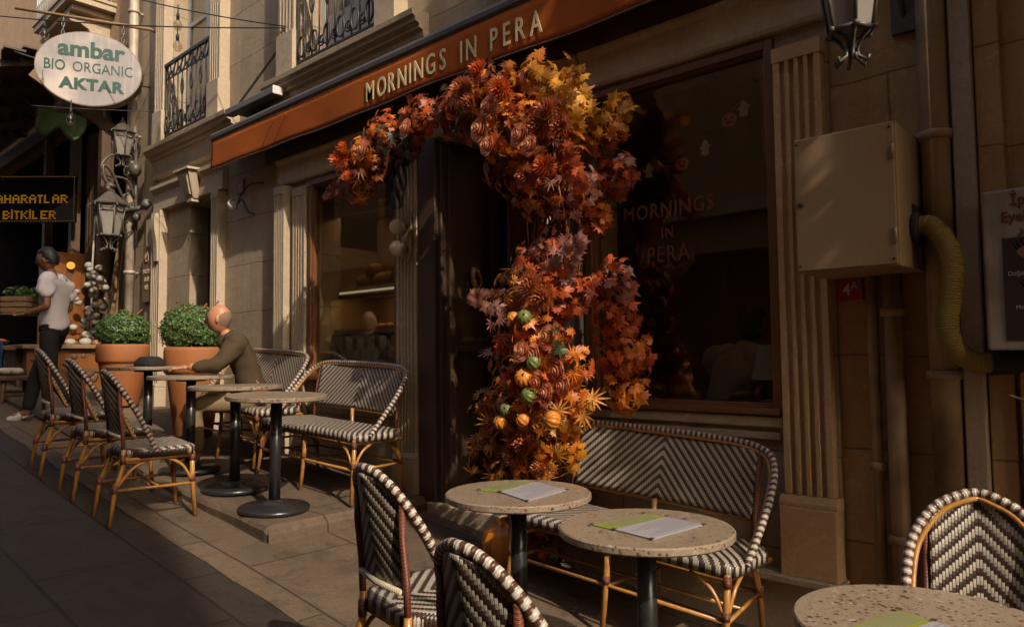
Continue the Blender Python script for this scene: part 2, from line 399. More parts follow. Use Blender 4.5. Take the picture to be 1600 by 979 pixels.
# ------------------------------------------------------------------ mesh helpers
class MB:
    def __init__(s): s.v = []; s.f = []; s.uv = []; s.sm = []; s.mi = []; s.cur = 0
    def add(s, vs, fs, uvs=None, smooth=False):
        b = len(s.v); s.v += [tuple(map(float, p)) for p in vs]
        for k, f in enumerate(fs):
            s.f.append(tuple(i + b for i in f)); s.sm.append(smooth); s.mi.append(s.cur)
            if uvs is not None: s.uv.append([uvs[i] for i in f])
            else: s.uv.append([(0., 0.)] * len(f))
        return s
    def box(s, x0, x1, y0, y1, z0, z1, mat=None):
        vs = [(x, y, z) for z in (z0, z1) for y in (y0, y1) for x in (x0, x1)]
        if mat is not None: vs = [tuple(mat @ Vector(p)) for p in vs]
        return s.add(vs, [(0, 2, 3, 1), (4, 5, 7, 6), (0, 1, 5, 4), (2, 6, 7, 3), (0, 4, 6, 2), (1, 3, 7, 5)])
    def beam(s, a, b, w, h, up=(0, 0, 1)):
        a = Vector(a); b = Vector(b); d = (b - a); L = d.length; d.normalize()
        r = d.cross(Vector(up))
        if r.length < 1e-4: r = Vector((1, 0, 0))
        r.normalize(); u = r.cross(d)
        m = Matrix((r, d, u)).transposed().to_4x4(); m.translation = a
        return s.box(-w / 2, w / 2, 0, L, -h / 2, h / 2, m)
    def prism(s, prof, p0, ax, ay, az, L):
        """closed profile (list of 2D) spanned by ax, ay; extruded L along az"""
        p0 = Vector(p0); ax = Vector(ax); ay = Vector(ay); az = Vector(az)
        n = len(prof)
        vs = [p0 + ax * x + ay * y for x, y in prof] + [p0 + ax * x + ay * y + az * L for x, y in prof]
        fs = [(i, (i + 1) % n, n + (i + 1) % n, n + i) for i in range(n)] + [tuple(range(n - 1, -1, -1)), tuple(range(n, 2 * n))]
        return s.add(vs, fs)
    def tube(s, pts, r, n=8, cap=True, closed=False, smooth=True):
        pts = [Vector(p) for p in pts]; m = len(pts)
        rs = r if isinstance(r, (list, tuple)) else [r] * m
        T = []
        for i in range(m):
            a = pts[(i - 1) % m] if (closed or i > 0) else pts[i]
            b = pts[(i + 1) % m] if (closed or i < m - 1) else pts[i]
            t = b - a
            T.append(t.normalized() if t.length > 1e-9 else Vector((0, 0, 1)))
        ref = Vector((0, 0, 1)) if abs(T[0].z) < .9 else Vector((1, 0, 0))
        N = (ref - T[0] * ref.dot(T[0])).normalized()
        vs = []; uvs = []; L = 0
        for i in range(m):
            if i: L += (pts[i] - pts[i - 1]).length
            N = (N - T[i] * N.dot(T[i]))
            N = N.normalized() if N.length > 1e-6 else T[i].orthogonal().normalized()
            B = T[i].cross(N)
            for k in range(n):
                a = 2 * math.pi * k / n
                vs.append(pts[i] + (N * math.cos(a) + B * math.sin(a)) * rs[i]); uvs.append((k / n, L))
        fs = []
        for i in range(m if closed else m - 1):
            j = (i + 1) % m
            for k in range(n):
                fs.append((i * n + k, i * n + (k + 1) % n, j * n + (k + 1) % n, j * n + k))
        if cap and not closed:
            fs.append(tuple(range(n - 1, -1, -1))); fs.append(tuple((m - 1) * n + k for k in range(n)))
        return s.add(vs, fs, uvs, smooth)
    def lathe(s, prof, c=(0, 0, 0), n=32, smooth=True, mat=None, lobes=0, lobe=0., capb=True, capt=True):
        vs = []; uvs = []
        for j, (r, z) in enumerate(prof):
            for k in range(n):
                a = 2 * math.pi * k / n
                rr = r * (1 - lobe * (.5 + .5 * math.cos(a * lobes)) ** 3) if lobes else r
                p = Vector((rr * math.cos(a), rr * math.sin(a), z))
                if mat is not None: p = mat @ p
                vs.append((p.x + c[0], p.y + c[1], p.z + c[2])); uvs.append((k / n, z))
        m = len(prof)
        fs = [(i * n + k, i * n + (k + 1) % n, (i + 1) * n + (k + 1) % n, (i + 1) * n + k) for i in range(m - 1) for k in range(n)]
        s.add(vs, fs, uvs, smooth)
        b = len(s.v) - len(vs)
        for flag, rng in ((capb, range(n - 1, -1, -1)), (capt, range((m - 1) * n, m * n))):
            if flag:
                s.f.append(tuple(b + k for k in rng)); s.sm.append(False); s.mi.append(s.cur); s.uv.append([(0., 0.)] * n)
        return s
    def ball(s, c, r, n=14, m=9, sc=(1, 1, 1), mat=None):
        prof = [(math.sin(math.pi * j / m) * r + 1e-5, -math.cos(math.pi * j / m) * r) for j in range(m + 1)]
        k = Matrix.Diagonal((*sc, 1))
        if mat is not None: k = mat @ k
        return s.lathe(prof, c, n, True, k, capb=False, capt=False)
    def build(s, name, mats, parent=None, loc=None, bevel=0., subsurf=0):
        me = bpy.data.meshes.new(name)
        me.from_pydata(s.v, [], s.f)
        if not isinstance(mats, (list, tuple)): mats = [mats]
        for m in mats: me.materials.append(m)
        uvl = me.uv_layers.new(name='UVMap')
        flat = [c for f in s.uv for p in f for c in p]
        uvl.data.foreach_set('uv', flat)
        me.polygons.foreach_set('use_smooth', s.sm)
        me.polygons.foreach_set('material_index', s.mi)
        me.update()
        o = bpy.data.objects.new(name, me); COL.objects.link(o)
        if parent is not None: o.parent = parent
        if loc is not None: o.location = loc
        if bevel:
            b = o.modifiers.new('edge', 'BEVEL'); b.width = bevel; b.segments = 2; b.limit_method = 'ANGLE'; b.angle_limit = math.radians(50)
        if subsurf:
            b = o.modifiers.new('smooth', 'SUBSURF'); b.levels = b.render_levels = subsurf
        return o

def thing(name, label, cat, loc=(0, 0, 0), rz=0., group=None, tilt=0.):
    o = bpy.data.objects.new(name, None); COL.objects.link(o)
    o.empty_display_size = .1
    o.location = loc; o.rotation_euler = (0, tilt, rz)
    o['label'] = label; o['category'] = cat
    if group: o['group'] = group
    return o
def tag(o, label, cat, group=None, kind=None):
    if label: o['label'] = label; o['category'] = cat
    if group: o['group'] = group
    if kind: o['kind'] = kind
    return o
def dup(root, loc, rz, label, tilt=0.):
    r = root.copy(); COL.objects.link(r)
    r.location = loc; r.rotation_euler = (0, tilt, rz); r['label'] = label
    for ch in list(root.children):
        c = ch.copy(); COL.objects.link(c); c.parent = r
        for g in list(ch.children):
            d = g.copy(); COL.objects.link(d); d.parent = c
    return r
def spline(ctrl, n):
    """Catmull-Rom through control points"""
    P = [Vector(p) for p in ctrl]; P = [P[0] * 2 - P[1]] + P + [P[-1] * 2 - P[-2]]
    out = []
    segs = len(P) - 3
    for i in range(n + 1):
        t = i / n * segs; k = min(int(t), segs - 1); u = t - k
        a, b, c, d = P[k:k + 4]
        out.append(.5 * ((2 * b) + (c - a) * u + (2 * a - 5 * b + 4 * c - d) * u * u + (3 * b - a - 3 * c + d) * u ** 3))
    return out
def text_mb(txt, size, extr=.003, bold=0., sx=1., mb=None, mat=None, space=1., align='CENTER'):
    cu = bpy.data.curves.new('lettering', 'FONT'); cu.body = txt; cu.size = size; cu.extrude = extr; cu.offset = bold
    cu.align_x = align; cu.space_character = space; cu.resolution_u = 3
    o = bpy.data.objects.new('lettering', cu); COL.objects.link(o)
    dg = bpy.context.evaluated_depsgraph_get(); dg.update()
    me = bpy.data.meshes.new_from_object(o.evaluated_get(dg), depsgraph=dg)
    vs = [(v.co.x * sx, v.co.y, v.co.z) for v in me.vertices]
    fs = [tuple(p.vertices) for p in me.polygons]
    bpy.data.objects.remove(o); bpy.data.curves.remove(cu); bpy.data.meshes.remove(me)
    mb = mb or MB()
    if mat is not None: vs = [tuple(mat @ Vector(p)) for p in vs]
    return mb.add(vs, fs)
def face_mat(pos, right, up=(0, 0, 1)):
    """matrix whose x runs along right, y along up: for lettering"""
    r = Vector(right).normalized(); u = Vector(up); u = (u - r * u.dot(r)).normalized(); n = r.cross(u)
    m = Matrix((r, u, n)).transposed().to_4x4(); m.translation = Vector(pos); return m

# ------------------------------------------------------------------ levels of the sloping street
SX = [-40, -16, -12, -9, -6.5, -4.8, -4.2, -3, -2.1, -1.46, 0, 3, 40]
SZ = [1.6, .10, -.27, -.57, -.84, -1.03, -1.08, -1.20, -1.32, -1.365, -1.43, -1.52, -2.4]
PX = [-16, -12, -10, -9, -8.3, -6.5, -5, -4.29, -3.9]
PZ = [.12, -.2, -.39, -.49, -.58, -.80, -.93, -.98, -1.0]
def street_z(x): return sum(float(np.interp(x + d, SX, SZ)) for d in (-.8, -.6, -.4, -.2, 0, .2, .4, .6, .8)) / 9
def plat_z(x): return float(np.interp(x, PX, PZ))
# ------------------------------------------------------------------ ground
def ground_sheet(name, xs, ys, zf, mat, jitter=0.):
    mb = MB(); vs = []; r2 = random.Random(3)
    for y in ys:
        for x in xs: vs.append((x, y, zf(x, y) + r2.uniform(-jitter, jitter)))
    n = len(xs)
    fs = [(j * n + i, j * n + i + 1, (j + 1) * n + i + 1, (j + 1) * n + i) for j in range(len(ys) - 1) for i in range(n - 1)]
    mb.add(vs, fs, smooth=True)
    o = mb.build(name, mat); o['kind'] = 'structure'; return o
xs = [-40 + i for i in range(24)] + [-16 + .25 * i for i in range(77)] + [3.5 + i for i in range(36)]
ys = [-9 + 1. * i for i in range(9)] + [.25 * i for i in range(15)] + [3.6]
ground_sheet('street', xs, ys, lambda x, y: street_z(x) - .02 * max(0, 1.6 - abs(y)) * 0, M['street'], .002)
# lower pavement in front of the door and right window: a thin skin of paler slabs
pv = MB()
X0, X1 = -16.0, 3.0
nx = 120
vs = []; fs = []
for i in range(nx + 1):
    x = X0 + (X1 - X0) * i / nx
    e = 1.84 + .006 * math.sin(x * 9)
    for y, dz in ((e, -.03), (e, .006), (e + .02, .012), (3.55, .014)): vs.append((x, y, street_z(x) + dz))
for i in range(nx):
    for k in range(3): fs.append((i * 4 + k, (i + 1) * 4 + k, (i + 1) * 4 + k + 1, i * 4 + k + 1))
pv.add(vs, fs); pv.build('pavement', M['pave'])['kind'] = 'structure'
# raised kerb pavement along the left half of the front
pl = MB(); r2 = random.Random(11)
xs = [-16 + .2 * i for i in range(60)] + [-4.06, -4.03]
vs = []; fs = []
sec = 5
for i, x in enumerate(xs):
    e = 2.235 + r2.uniform(-.008, .008); z = plat_z(x); last = i == len(xs) - 1
    zz = z - (.022 if last else 0)
    for y, h in ((e, z - .5), (e, zz - .025), (e + .02, zz - .004), (e + .05, zz), (3.55, zz)): vs.append((x + (r2.uniform(-.008, .008) if last else 0), y, h))
n = len(xs)
for i in range(n - 1):
    for k in range(sec - 1): fs.append((i * sec + k, (i + 1) * sec + k, (i + 1) * sec + k + 1, i * sec + k + 1))
pl.add(vs, fs)
e = (n - 1) * sec
zb = plat_z(-4.03)
pts = [2.24 + (3.55 - 2.24) * k / 12 for k in range(13)]
vs = []; fs = []
for k, y in enumerate(pts):
    j = r2.uniform(-.012, .012)
    vs += [(-4.03 + (0 if k == 0 else j * .3), y, zb - .022), (-4.012 + j, y, zb - .045), (-4.0 + j, y, zb - .5)]
for k in range(12):
    for q in range(2): fs.append((k * 3 + q, k * 3 + q + 1, (k + 1) * 3 + q + 1, (k + 1) * 3 + q))
pl.add(vs, fs)
pl.build('kerb_pavement', M['pave'])['kind'] = 'structure'

# ------------------------------------------------------------------ walls with openings
def wall_open(mb, x0, x1, z0, z1, y, th, ops):
    X = sorted({x0, x1, *[v for o in ops for v in o[:2] if x0 < v < x1]}); Z = sorted({z0, z1, *[v for o in ops for v in o[2:4] if z0 < v < z1]})
    hole = lambda a, b: any(o[0] <= a < o[1] and o[2] <= b < o[3] for o in ops)
    for i in range(len(X) - 1):
        for k in range(len(Z) - 1):
            cx, cz = (X[i] + X[i + 1]) / 2, (Z[k] + Z[k + 1]) / 2
            if hole(cx, cz): continue
            a, b, c, d = X[i], X[i + 1], Z[k], Z[k + 1]
            mb.add([(a, y, c), (b, y, c), (b, y, d), (a, y, d)], [(0, 1, 2, 3)])
            mb.add([(a, y + th, c), (b, y + th, c), (b, y + th, d), (a, y + th, d)], [(3, 2, 1, 0)])
    for o in ops:
        a, b, c, d = o[:4]; yy = y + th
        mb.add([(a, y, c), (a, yy, c), (a, yy, d), (a, y, d)], [(0, 1, 2, 3)])
        mb.add([(b, y, c), (b, yy, c), (b, yy, d), (b, y, d)], [(3, 2, 1, 0)])
        mb.add([(a, y, d), (a, yy, d), (b, yy, d), (b, y, d)], [(0, 1, 2, 3)])
        mb.add([(a, y, c), (a, yy, c), (b, yy, c), (b, y, c)], [(3, 2, 1, 0)])
    mb.add([(x0, y, z0), (x0, y + th, z0), (x0, y + th, z1), (x0, y, z1)], [(3, 2, 1, 0)])
    mb.add([(x1, y, z0), (x1, y + th, z0), (x1, y + th, z1), (x1, y, z1)], [(0, 1, 2, 3)])
    mb.add([(x0, y, z1), (x1, y, z1), (x1, y + th, z1), (x0, y + th, z1)], [(0, 1, 2, 3)])

FY = 3.5
cafe = thing('cafe_building', 'pale stone cafe front with fluted pilasters, shop windows and moulded sills behind the bistro tables', 'building', (-4.5, FY, -1.0))
def cpart(name, mb, mat, bevel=0., parent=None):
    """part built in world coordinates, hung under the building (or under one of its parts)"""
    o = mb.build(name, mat, bevel=bevel)
    if parent is None:
        o.parent = cafe; o.matrix_parent_inverse = Matrix.Translation(-Vector(cafe.location))
    else:
        o.parent = parent
    return o
w = MB()
ops = [(-8.02, -7.34, -.9, 1.67), (-5.63, -4.38, -.2, 1.54), (-3.93, -2.86, -1.04, 1.54), (-2.62, -1.452, -.305, 1.55)]
wall_open(w, -9.72, -1.2, -1.9, 2.12, FY, .32, ops)
cpart('wall', w, M['wall'])
w = MB()
ops2 = [(-8.55, -7.42, 2.56, 4.9), (-5.72, -4.55, 2.6, 4.95), (-2.9, -1.75, 2.6, 4.95)]
wall_open(w, -9.72, .6, 2.12, 13.0, FY + .004, .32, ops2 + [(-8.55, -7.42, 6.6, 8.9), (-5.72, -4.55, 6.6, 8.9), (-2.9, -1.75, 6.6, 8.9)])
cpart('upper_wall', w, M['wall_up'])
w = MB(); wall_open(w, -1.2, .6, -2.2, 2.12, FY + .03, .3, [])
cpart('side_wall', w, M['wall_right'])
# end wall facing the alley, closing the block
w = MB(); w.box(-9.72, -9.6, FY + .33, 9.0, -1.5, 13.0); cpart('end_wall', w, M['wall'])

def fluted(x0, x1, z0, z1, p, n, y=FY, top_flat=.07, bot_flat=.0, groove=.018):
    """a fluted pilaster shaft standing p proud of the wall"""
    mb = MB(); yf = y - p
    wd = x1 - x0; fw_ = wd * .82 / n; g = fw_ * .62
    prof = [(x0, y + .01), (x0, yf)]
    s = x0 + wd * .09
    for k in range(n):
        c = s + fw_ * (k + .5)
        for q in range(7):
            a = math.pi * q / 6
            prof.append((c - math.cos(a) * g / 2, yf + math.sin(a) * groove))
    prof += [(x1, yf), (x1, y + .01)]
    mb.prism(prof, (0, 0, z0 + bot_flat), (1, 0, 0), (0, 1, 0), (0, 0, 1), z1 - z0 - top_flat - bot_flat)
    if top_flat: mb.box(x0 - .004, x1 + .004, yf - .004, y + .01, z1 - top_flat, z1)
    return mb
def pedestal(mb, x0, x1, z0, z1, p, y=FY):
    mb.box(x0 - .018, x1 + .018, y - p - .025, y + .012, z0, z1 - .05)
    mb.prism([(0, 0), (-p - .03, 0), (-p - .03, .02), (-p - .008, .05), (0, .05)], (x0 - .022, y + .012, z1 - .05), (0, 1, 0), (0, 0, 1), (1, 0, 0), x1 - x0 + .044)
pil_specs = [(-8.86, -8.62, -.55, 1.70, .09, 4), (-7.34 + .002, -7.197, -.75, 1.70, .09, 3), (-6.09, -5.92, -.86, 1.54, .085, 5), (-5.86, -5.66, -.88, 1.50, .035, 4), (-4.36, -4.13, -.98, 1.50, .05, 5), (-1.44, -1.215, -.65, 1.47, .055, 4)]
for k, (a, b, z0, z1, p, nf) in enumerate(pil_specs):
    shaft_bot = z0 + .28
    if k == 5: shaft_bot = -.66
    if k in (3,): shaft_bot = z0
    mb = fluted(a, b, shaft_bot, z1, p, nf, top_flat=.07, groove=.028 if k == 5 else .018 if nf > 3 else .015)
    po = cpart('pilaster', mb, M['pil_warm' if k == 5 else 'pil'])
    if k not in (3,):
        m2 = MB(); pedestal(m2, a, b, -1.03 if k == 5 else min(plat_z((a + b) / 2), z0) - .05, shaft_bot - .003, p + .01)
        if k == 5: m2.box(a - .001, b + .001, FY - p - .012, FY + .01, -.79, -.664)
        po2 = cpart('pilaster_base', m2, M['pil_warm' if k == 5 else 'pil'], bevel=.006)
# plain strip beside the left pilaster and corbel scrolls
w = MB(); w.box(-9.18, -8.875, FY - .03, FY + .01, -.6, 1.66); cpart('corner_strip', w, M['pil'], .005)
w = MB()
for x in (-8.64, ):
    prof = []
    for q in range(13):
        t = q / 12; prof.append((-.10 - .05 * math.sin(t * math.pi) - .03 * math.cos(t * 5), 1.66 - .55 * t))
    prof += [(0.01, 1.11), (.01, 1.66)]
    w.prism(prof, (x - .1, FY, 0), (0, 1, 0), (0, 0, 1), (1, 0, 0), .1)
cpart('scroll_bracket', w, M['trim'], .004)
# hood band over the left door with its keystone
w = MB()
w.prism([(.01, 1.71), (-.07, 1.71), (-.07, 1.90), (-.115, 1.95), (-.115, 1.985), (.01, 2.0)], (-8.86, FY, 0), (0, 1, 0), (0, 0, 1), (1, 0, 0), 1.72)
hood = cpart('door_hood', w, M['trim'], .004)
w = MB()
a = [(-7.92, 1.97), (-7.62, 1.97), (-7.69, 1.69), (-7.85, 1.69)]
vs = [(x, FY - .21 if z > 1.8 else FY - .12, z) for x, z in a] + [(x, FY - .06, z) for x, z in a]
w.add(vs, [(0, 3, 2, 1), (0, 1, 5, 4), (1, 2, 6, 5), (2, 3, 7, 6), (3, 0, 4, 7)])
b = [(-7.88, 1.93), (-7.66, 1.93), (-7.715, 1.73), (-7.825, 1.73)]
w.add([(x, FY - .222 + (1.95 - z) * .33, z) for x, z in b] + [(x, FY - .1, z) for x, z in b], [(0, 3, 2, 1), (0, 1, 5, 4), (1, 2, 6, 5), (2, 3, 7, 6), (3, 0, 4, 7)])
w.box(-7.95, -7.59, FY - .23, FY - .06, 1.972, 2.0)
w.box(-7.835, -7.705, FY - .13, FY - .05, 1.655, 1.688)
cpart('keystone', w, M['trim'], .006)
# lintel band over the shop windows and door
w = MB()
w.prism([(.01, 1.563), (-.04, 1.563), (-.05, 1.585), (-.05, 1.745), (-.075, 1.77), (-.075, 1.79), (.01, 1.79)], (-6.1, FY, 0), (0, 1, 0), (0, 0, 1), (1, 0, 0), 3.47)
w.prism([(.01, 1.563), (-.04, 1.563), (-.05, 1.585), (-.05, 1.745), (-.075, 1.77), (-.075, 1.79), (.01, 1.79)], (-2.618, FY, 0), (0, 1, 0), (0, 0, 1), (1, 0, 0), 1.415)
cpart('lintel', w, M['trim'], .003)
# dark board added for the shade between awning and lintel
w = MB(); w.box(-6.3, -1.22, FY - .06, FY + .01, 1.80, 2.11); cpart('awning_shade_board', w, M['dark_wood'])
# moulded window sills on the first floor
SILL = [(.01, -.36), (-.02, -.36), (-.025, -.33), (-.012, -.30), (-.035, -.20), (-.05, -.16), (-.055, -.135), (-.085, -.125), (-.09, -.095), (-.125, -.085), (-.13, -.055), (-.155, -.045), (-.16, 0), (.01, .01)]
for x0, x1, zt in ((-9.0, -6.93, 2.46), (-6.24, -4.04, 2.52), (-3.3, -1.3, 2.54)):
    w = MB(); w.prism(SILL, (x0, FY, zt), (0, 1, 0), (0, 0, 1), (1, 0, 0), x1 - x0); cpart('window_sill', w, M['trim'], .003)
w = MB()
w.prism([(.01, 2.13), (-.03, 2.13), (-.045, 2.145), (-.05, 2.165), (.01, 2.17)], (-8.95, FY, -.03), (0, 1, 0), (0, 0, 1), (1, 0, 0), 1.85)
cpart('string_course', w, M['trim'])
# fluted jambs of the upper windows, with stone bases
for x0, x1, zb in ((-8.80, -8.56, 2.47), (-7.40, -7.16, 2.47), (-6.0, -5.74, 2.53), (-4.53, -4.30, 2.53), (-3.13, -2.92, 2.55), (-1.74, -1.52, 2.55)):
    po = cpart('window_jamb', fluted(x0, x1, zb + .38, 5.2, .11, 4, FY + .004, .12), M['pil'])
    m2 = MB(); m2.box(x0 - .012, x1 + .012, FY - .125, FY + .012, zb, zb + .378)
    cpart('jamb_base', m2, M['trim'], .006)
# French windows: leaves with panes behind the railings
def french(x0, x1, z0, z1):
    fr = MB(); gl = MB(); y = FY + .16
    xm = (x0 + x1) / 2
    for a, b in ((x0, xm - .003), (xm + .003, x1)):
        fr.box(a, a + .07, y, y + .05, z0, z1); fr.box(b - .07, b, y, y + .05, z0, z1)
        fr.box(a + .07, b - .07, y + .001, y + .049, z0, z0 + .45); fr.box(a + .07, b - .07, y + .001, y + .049, z1 - .09, z1)
        fr.box(a + .07, b - .07, y + .003, y + .047, z0 + 1.3, z0 + 1.35)
        gl.box(a + .07, b - .07, y + .02, y + .026, z0 + .45, z1 - .09)
    o = cpart('french_window', fr, M['white_paint'], .004)
    g = cpart('pane', gl, M['glass'], parent=o)
    bl = MB(); bl.box(x0 + .07, xm - .073, y + .034, y + .04, z0 + .45, z1 - .09); cpart('blind', bl, M['white_paint'], parent=o)
    c = MB(); c.add([(x0, y + .35, z0), (x1, y + .35, z0), (x1, y + .35, z1), (x0, y + .35, z1)], [(0, 1, 2, 3)])
    cu = MB(); vs = []; fs = []
    for i in range(41):
        x = x0 + (x1 - x0) * i / 40
        for z in (z0, z1): vs.append((x, y + .12 + .02 * math.sin(i * 1.7), z))
    for i in range(40):
        if not 17 < i < 23: fs.append((2 * i, 2 * i + 2, 2 * i + 3, 2 * i + 1))
    cu.add(vs, fs, smooth=True); cpart('curtain', cu, M['cream_cloth'], parent=o)
    b = MB(); b.box(x0 - .1, x1 + .1, y + .6, y + .7, z0 - .2, z1 + .2); cpart('dark_room', b, M['interior'], parent=o)
french(-8.55, -7.42, 2.57, 4.9); french(-5.72, -4.55, 2.61, 4.95)
# wrought railings with scrolls
def scroll(mb, cx, cz, r, y, turns=1.6, flip=1, ph=0.):
    pts = []
    for i in range(22):
        t = i / 21; a = ph + flip * t * turns * 2 * math.pi; rr = r * (1 - .75 * t)
        pts.append((cx + rr * math.cos(a), y, cz + rr * math.sin(a)))
    mb.tube(pts, .008, 5)
def railing(x0, x1, z0, z1):
    mb = MB(); y = FY - .075
    mb.beam((x0, y, z1), (x1, y, z1), .035, .03); mb.beam((x0, y, z0 + .07), (x1, y, z0 + .07), .02, .016); mb.beam((x0, y, z1 - .17), (x1, y, z1 - .17), .014, .01)
    mb.beam((x0 + .012, y, z0), (x0 + .012, y, z1), .022, .022); mb.beam((x1 - .012, y, z0), (x1 - .012, y, z1), .022, .022)
    n = 10
    for i in range(1, n):
        x = x0 + (x1 - x0) * i / n
        mb.tube([(x, y, z0 + .07), (x, y, z1 - .17)], .008, 5)
        if i % 2 == 0:
            zc = z0 + .55
            for s_ in (-1, 1):
                pts = [(x + s_ * .035 * math.sin(math.pi * t / 8), y, zc + .1 * (t / 4 - 1)) for t in range(9)]
                mb.tube(pts, .008, 5)
    k = 6
    for i in range(k):
        c = x0 + (x1 - x0) * (i + .5) / k; d = (x1 - x0) / k
        # looping running scroll at the top
        pts = []
        for q in range(17):
            a = 2 * math.pi * q / 16
            pts.append((c + .045 * math.sin(a) + .02 * math.cos(a), y, z1 - .09 + .075 * math.cos(a)))
        mb.tube(pts, .009, 5, closed=True); scroll(mb, c + d * .5, z1 - .12, .045, y, 1.4, -1, 1.2)
        pts = [(c + .05 * math.cos(a), y - .012, z0 + .19 + .09 * math.sin(a)) for a in [2 * math.pi * q / 14 for q in range(14)]]
        mb.tube(pts, .010, 5, closed=True); scroll(mb, c + d * .5, z0 + .17, .06, y, 1.7, 1, 2.2)
    return cpart('railing', mb, M['wrought'])
railing(-8.57, -7.42, 2.47, 3.36); railing(-5.73, -4.55, 2.53, 3.42); railing(-2.9, -1.76, 2.55, 3.44)
# ledge and plinth under the right window; threshold of the door
w = MB()
w.prism([(.01, -2.2), (-.035, -2.2), (-.035, -1.075), (-.12, -1.06), (-.125, -1.03), (.01, -1.025)], (-2.84, FY, 0), (0, 1, 0), (0, 0, 1), (1, 0, 0), 1.66)
cpart('plinth', w, M['trim'], .004)
w = MB(); w.box(-4.0, -2.842, FY - .07, 4.3, -1.9, -1.022); cpart('threshold', w, M['trim'], .01)
w = MB(); w.box(-2.60, -1.47, FY - .022, FY + .01, -.42, -.385); w.box(-2.62, -1.453, FY - .03, FY + .01, -.36, -.31); cpart('panel_moulding', w, M['trim'], .004)

# ------------------------------------------------------------------ shop windows
def shop_window(x0, x1, z0, z1, y, fw_=.075):
    mb = MB()
    for d, off in ((.0, 0), (.022, .028)):
        a = fw_ - off
        o_ = off
        mb.box(x0 + o_, x0 + o_ + a * .6, y + d, y + .09, z0 + o_, z1 - o_)
        mb.box(x1 - o_ - a * .6, x1 - o_, y + d, y + .09 - .001, z0 + o_, z1 - o_)
        mb.box(x0 + o_ + a * .6, x1 - o_ - a * .6, y + d + .001, y + .088, z1 - o_ - a * .6, z1 - o_)
        mb.box(x0 + o_ + a * .6, x1 - o_ - a * .6, y + d + .001, y + .087, z0 + o_, z0 + o_ + a * .6)
    mb.box(x0 + .001, x1 - .001, y - .028, y - .003, z0 + .002, z0 + .035)
    o = cpart('shop_window', mb, M['wood'], .004)
    g = MB(); g.box(x0 + .05, x1 - .05, y + .055, y + .061, z0 + .05, z1 - .05); cpart('pane', g, M['glass'], parent=o)
    return o
shop_window(-5.628, -4.382, -.198, 1.538, FY - .02)
shop_window(-2.618, -1.455, -.303, 1.548, FY - .02)
# bright steel strip on the left edge of the right window
w = MB(); w.box(-2.70, -2.665, FY - .03, FY + .0, -1.02, 1.56); w.box(-2.655, -2.64, FY - .045, FY + .0, -1.02, 1.56); cpart('corner_strip', w, M['grey_metal'], .004)
# entrance: jambs, open leaf, inner door
w = MB()
w.box(-4.11, -3.932, FY - .045, FY + .3, -1.02, 1.56); w.box(-3.93, -3.90, FY - .012, FY + .1, -1.021, 1.539)
w.box(-2.86, -2.83, FY - .02, FY + .3, -1.02, 1.54)
cpart('door_frame', w, M['door_wood'], .006)
d = MB(); y = 3.86
xa, xb = -4.24, -3.74
d.box(xa, xa + .06, y, y + .05, -1.0, 1.6); d.box(xb - .06, xb, y, y + .05, -1.0, 1.6)
for z in (-1.0, .02, 1.5): d.box(xa + .06, xb - .06, y + .001, y + .049, z, z + .10)
d.box(xa + .06, xb - .06, y + .02, y + .03, -.9, .02); d.box(xa + .06, xb - .06, y + .021, y + .029, .12, 1.5)
d.box(xa + .07, xb - .07, y - .02, y + .0, .03, .07)
leaf = cpart('door_leaf', d, M['door_wood'], .004)
h = MB(); hm = Matrix.Translation((-4.0, y - .005, .555)) @ Matrix.Rotation(math.radians(-18), 4, 'Y') @ Matrix.Rotation(math.radians(90), 4, 'X')
h.lathe([(.05, 0), (.062, .012), (.06, .03), (.045, .042), (.03, .035)], n=24, mat=hm @ Matrix.Diagonal((.8, 1.55, 1, 1)), capt=False)
h.cur = 1; h.lathe([(.001, .012), (.034, .030)], n=20, mat=hm @ Matrix.Translation((.0, -.02, .006)) @ Matrix.Diagonal((.8, 1.1, 1, 1)), capt=True)
cpart('door_pull', h, [M['brass'], M['black_rubber']], parent=leaf)
t = MB()
t_ = face_mat((-3.99, y - .003, .10), (1, 0, 0)) ; text_mb('09.00 - 18.00', .05, .001, 0, 1, t, t_)
cpart('door_notice', t, M['brass'], parent=leaf)
# the leaf stands open against the left jamb: turn it a quarter about its hinge
for o in (leaf, *leaf.children):
    o.data.transform(Matrix.Translation((-3.86, 3.535, 0)) @ Matrix.Rotation(math.radians(90), 4, 'Z') @ Matrix.Translation((4.24, -3.86, 0)))
d = MB()
xa, xb = -3.42, -2.92
d.box(xa, xa + .06, 4.28, 4.33, -1.0, 1.6); d.box(xb - .06, xb, 4.28, 4.33, -1.0, 1.6)
for z in (-1.0, -.1, 1.5): d.box(xa + .06, xb - .06, 4.281, 4.329, z, z + .1)
leaf2 = cpart('door_leaf', d, M['door_wood'], .004)
# ------------------------------------------------------------------ rooms behind the glass
w = MB()
def room(mb, x0, x1, y0, y1, z0, z1):
    mb.add([(x0, y1, z0), (x1, y1, z0), (x1, y1, z1), (x0, y1, z1)], [(0, 1, 2, 3)])
    for x in (x0, x1): mb.add([(x, y0, z0), (x, y1, z0), (x, y1, z1), (x, y0, z1)], [(0, 1, 2, 3)])
    for z in (z0, z1): mb.add([(x0, y0, z), (x1, y0, z), (x1, y1, z), (x0, y1, z)], [(0, 1, 2, 3)])
room(w, -9.55, -.4, 3.825, 7.2, -1.03, 2.1)
w.box(-7.2, -7.1, 3.83, 7.1, -1.0, 2.09)
w.box(-4.30, -4.26, 4.6, 7.1, -1.0, 2.09)
cpart('interior_room', w, M['interior'])
d = MB()
d.box(-8.02, -7.34, FY + .2, FY + .24, -.85, 1.668); d.box(-7.7, -7.66, FY + .18, FY + .2, -.85, 1.66)
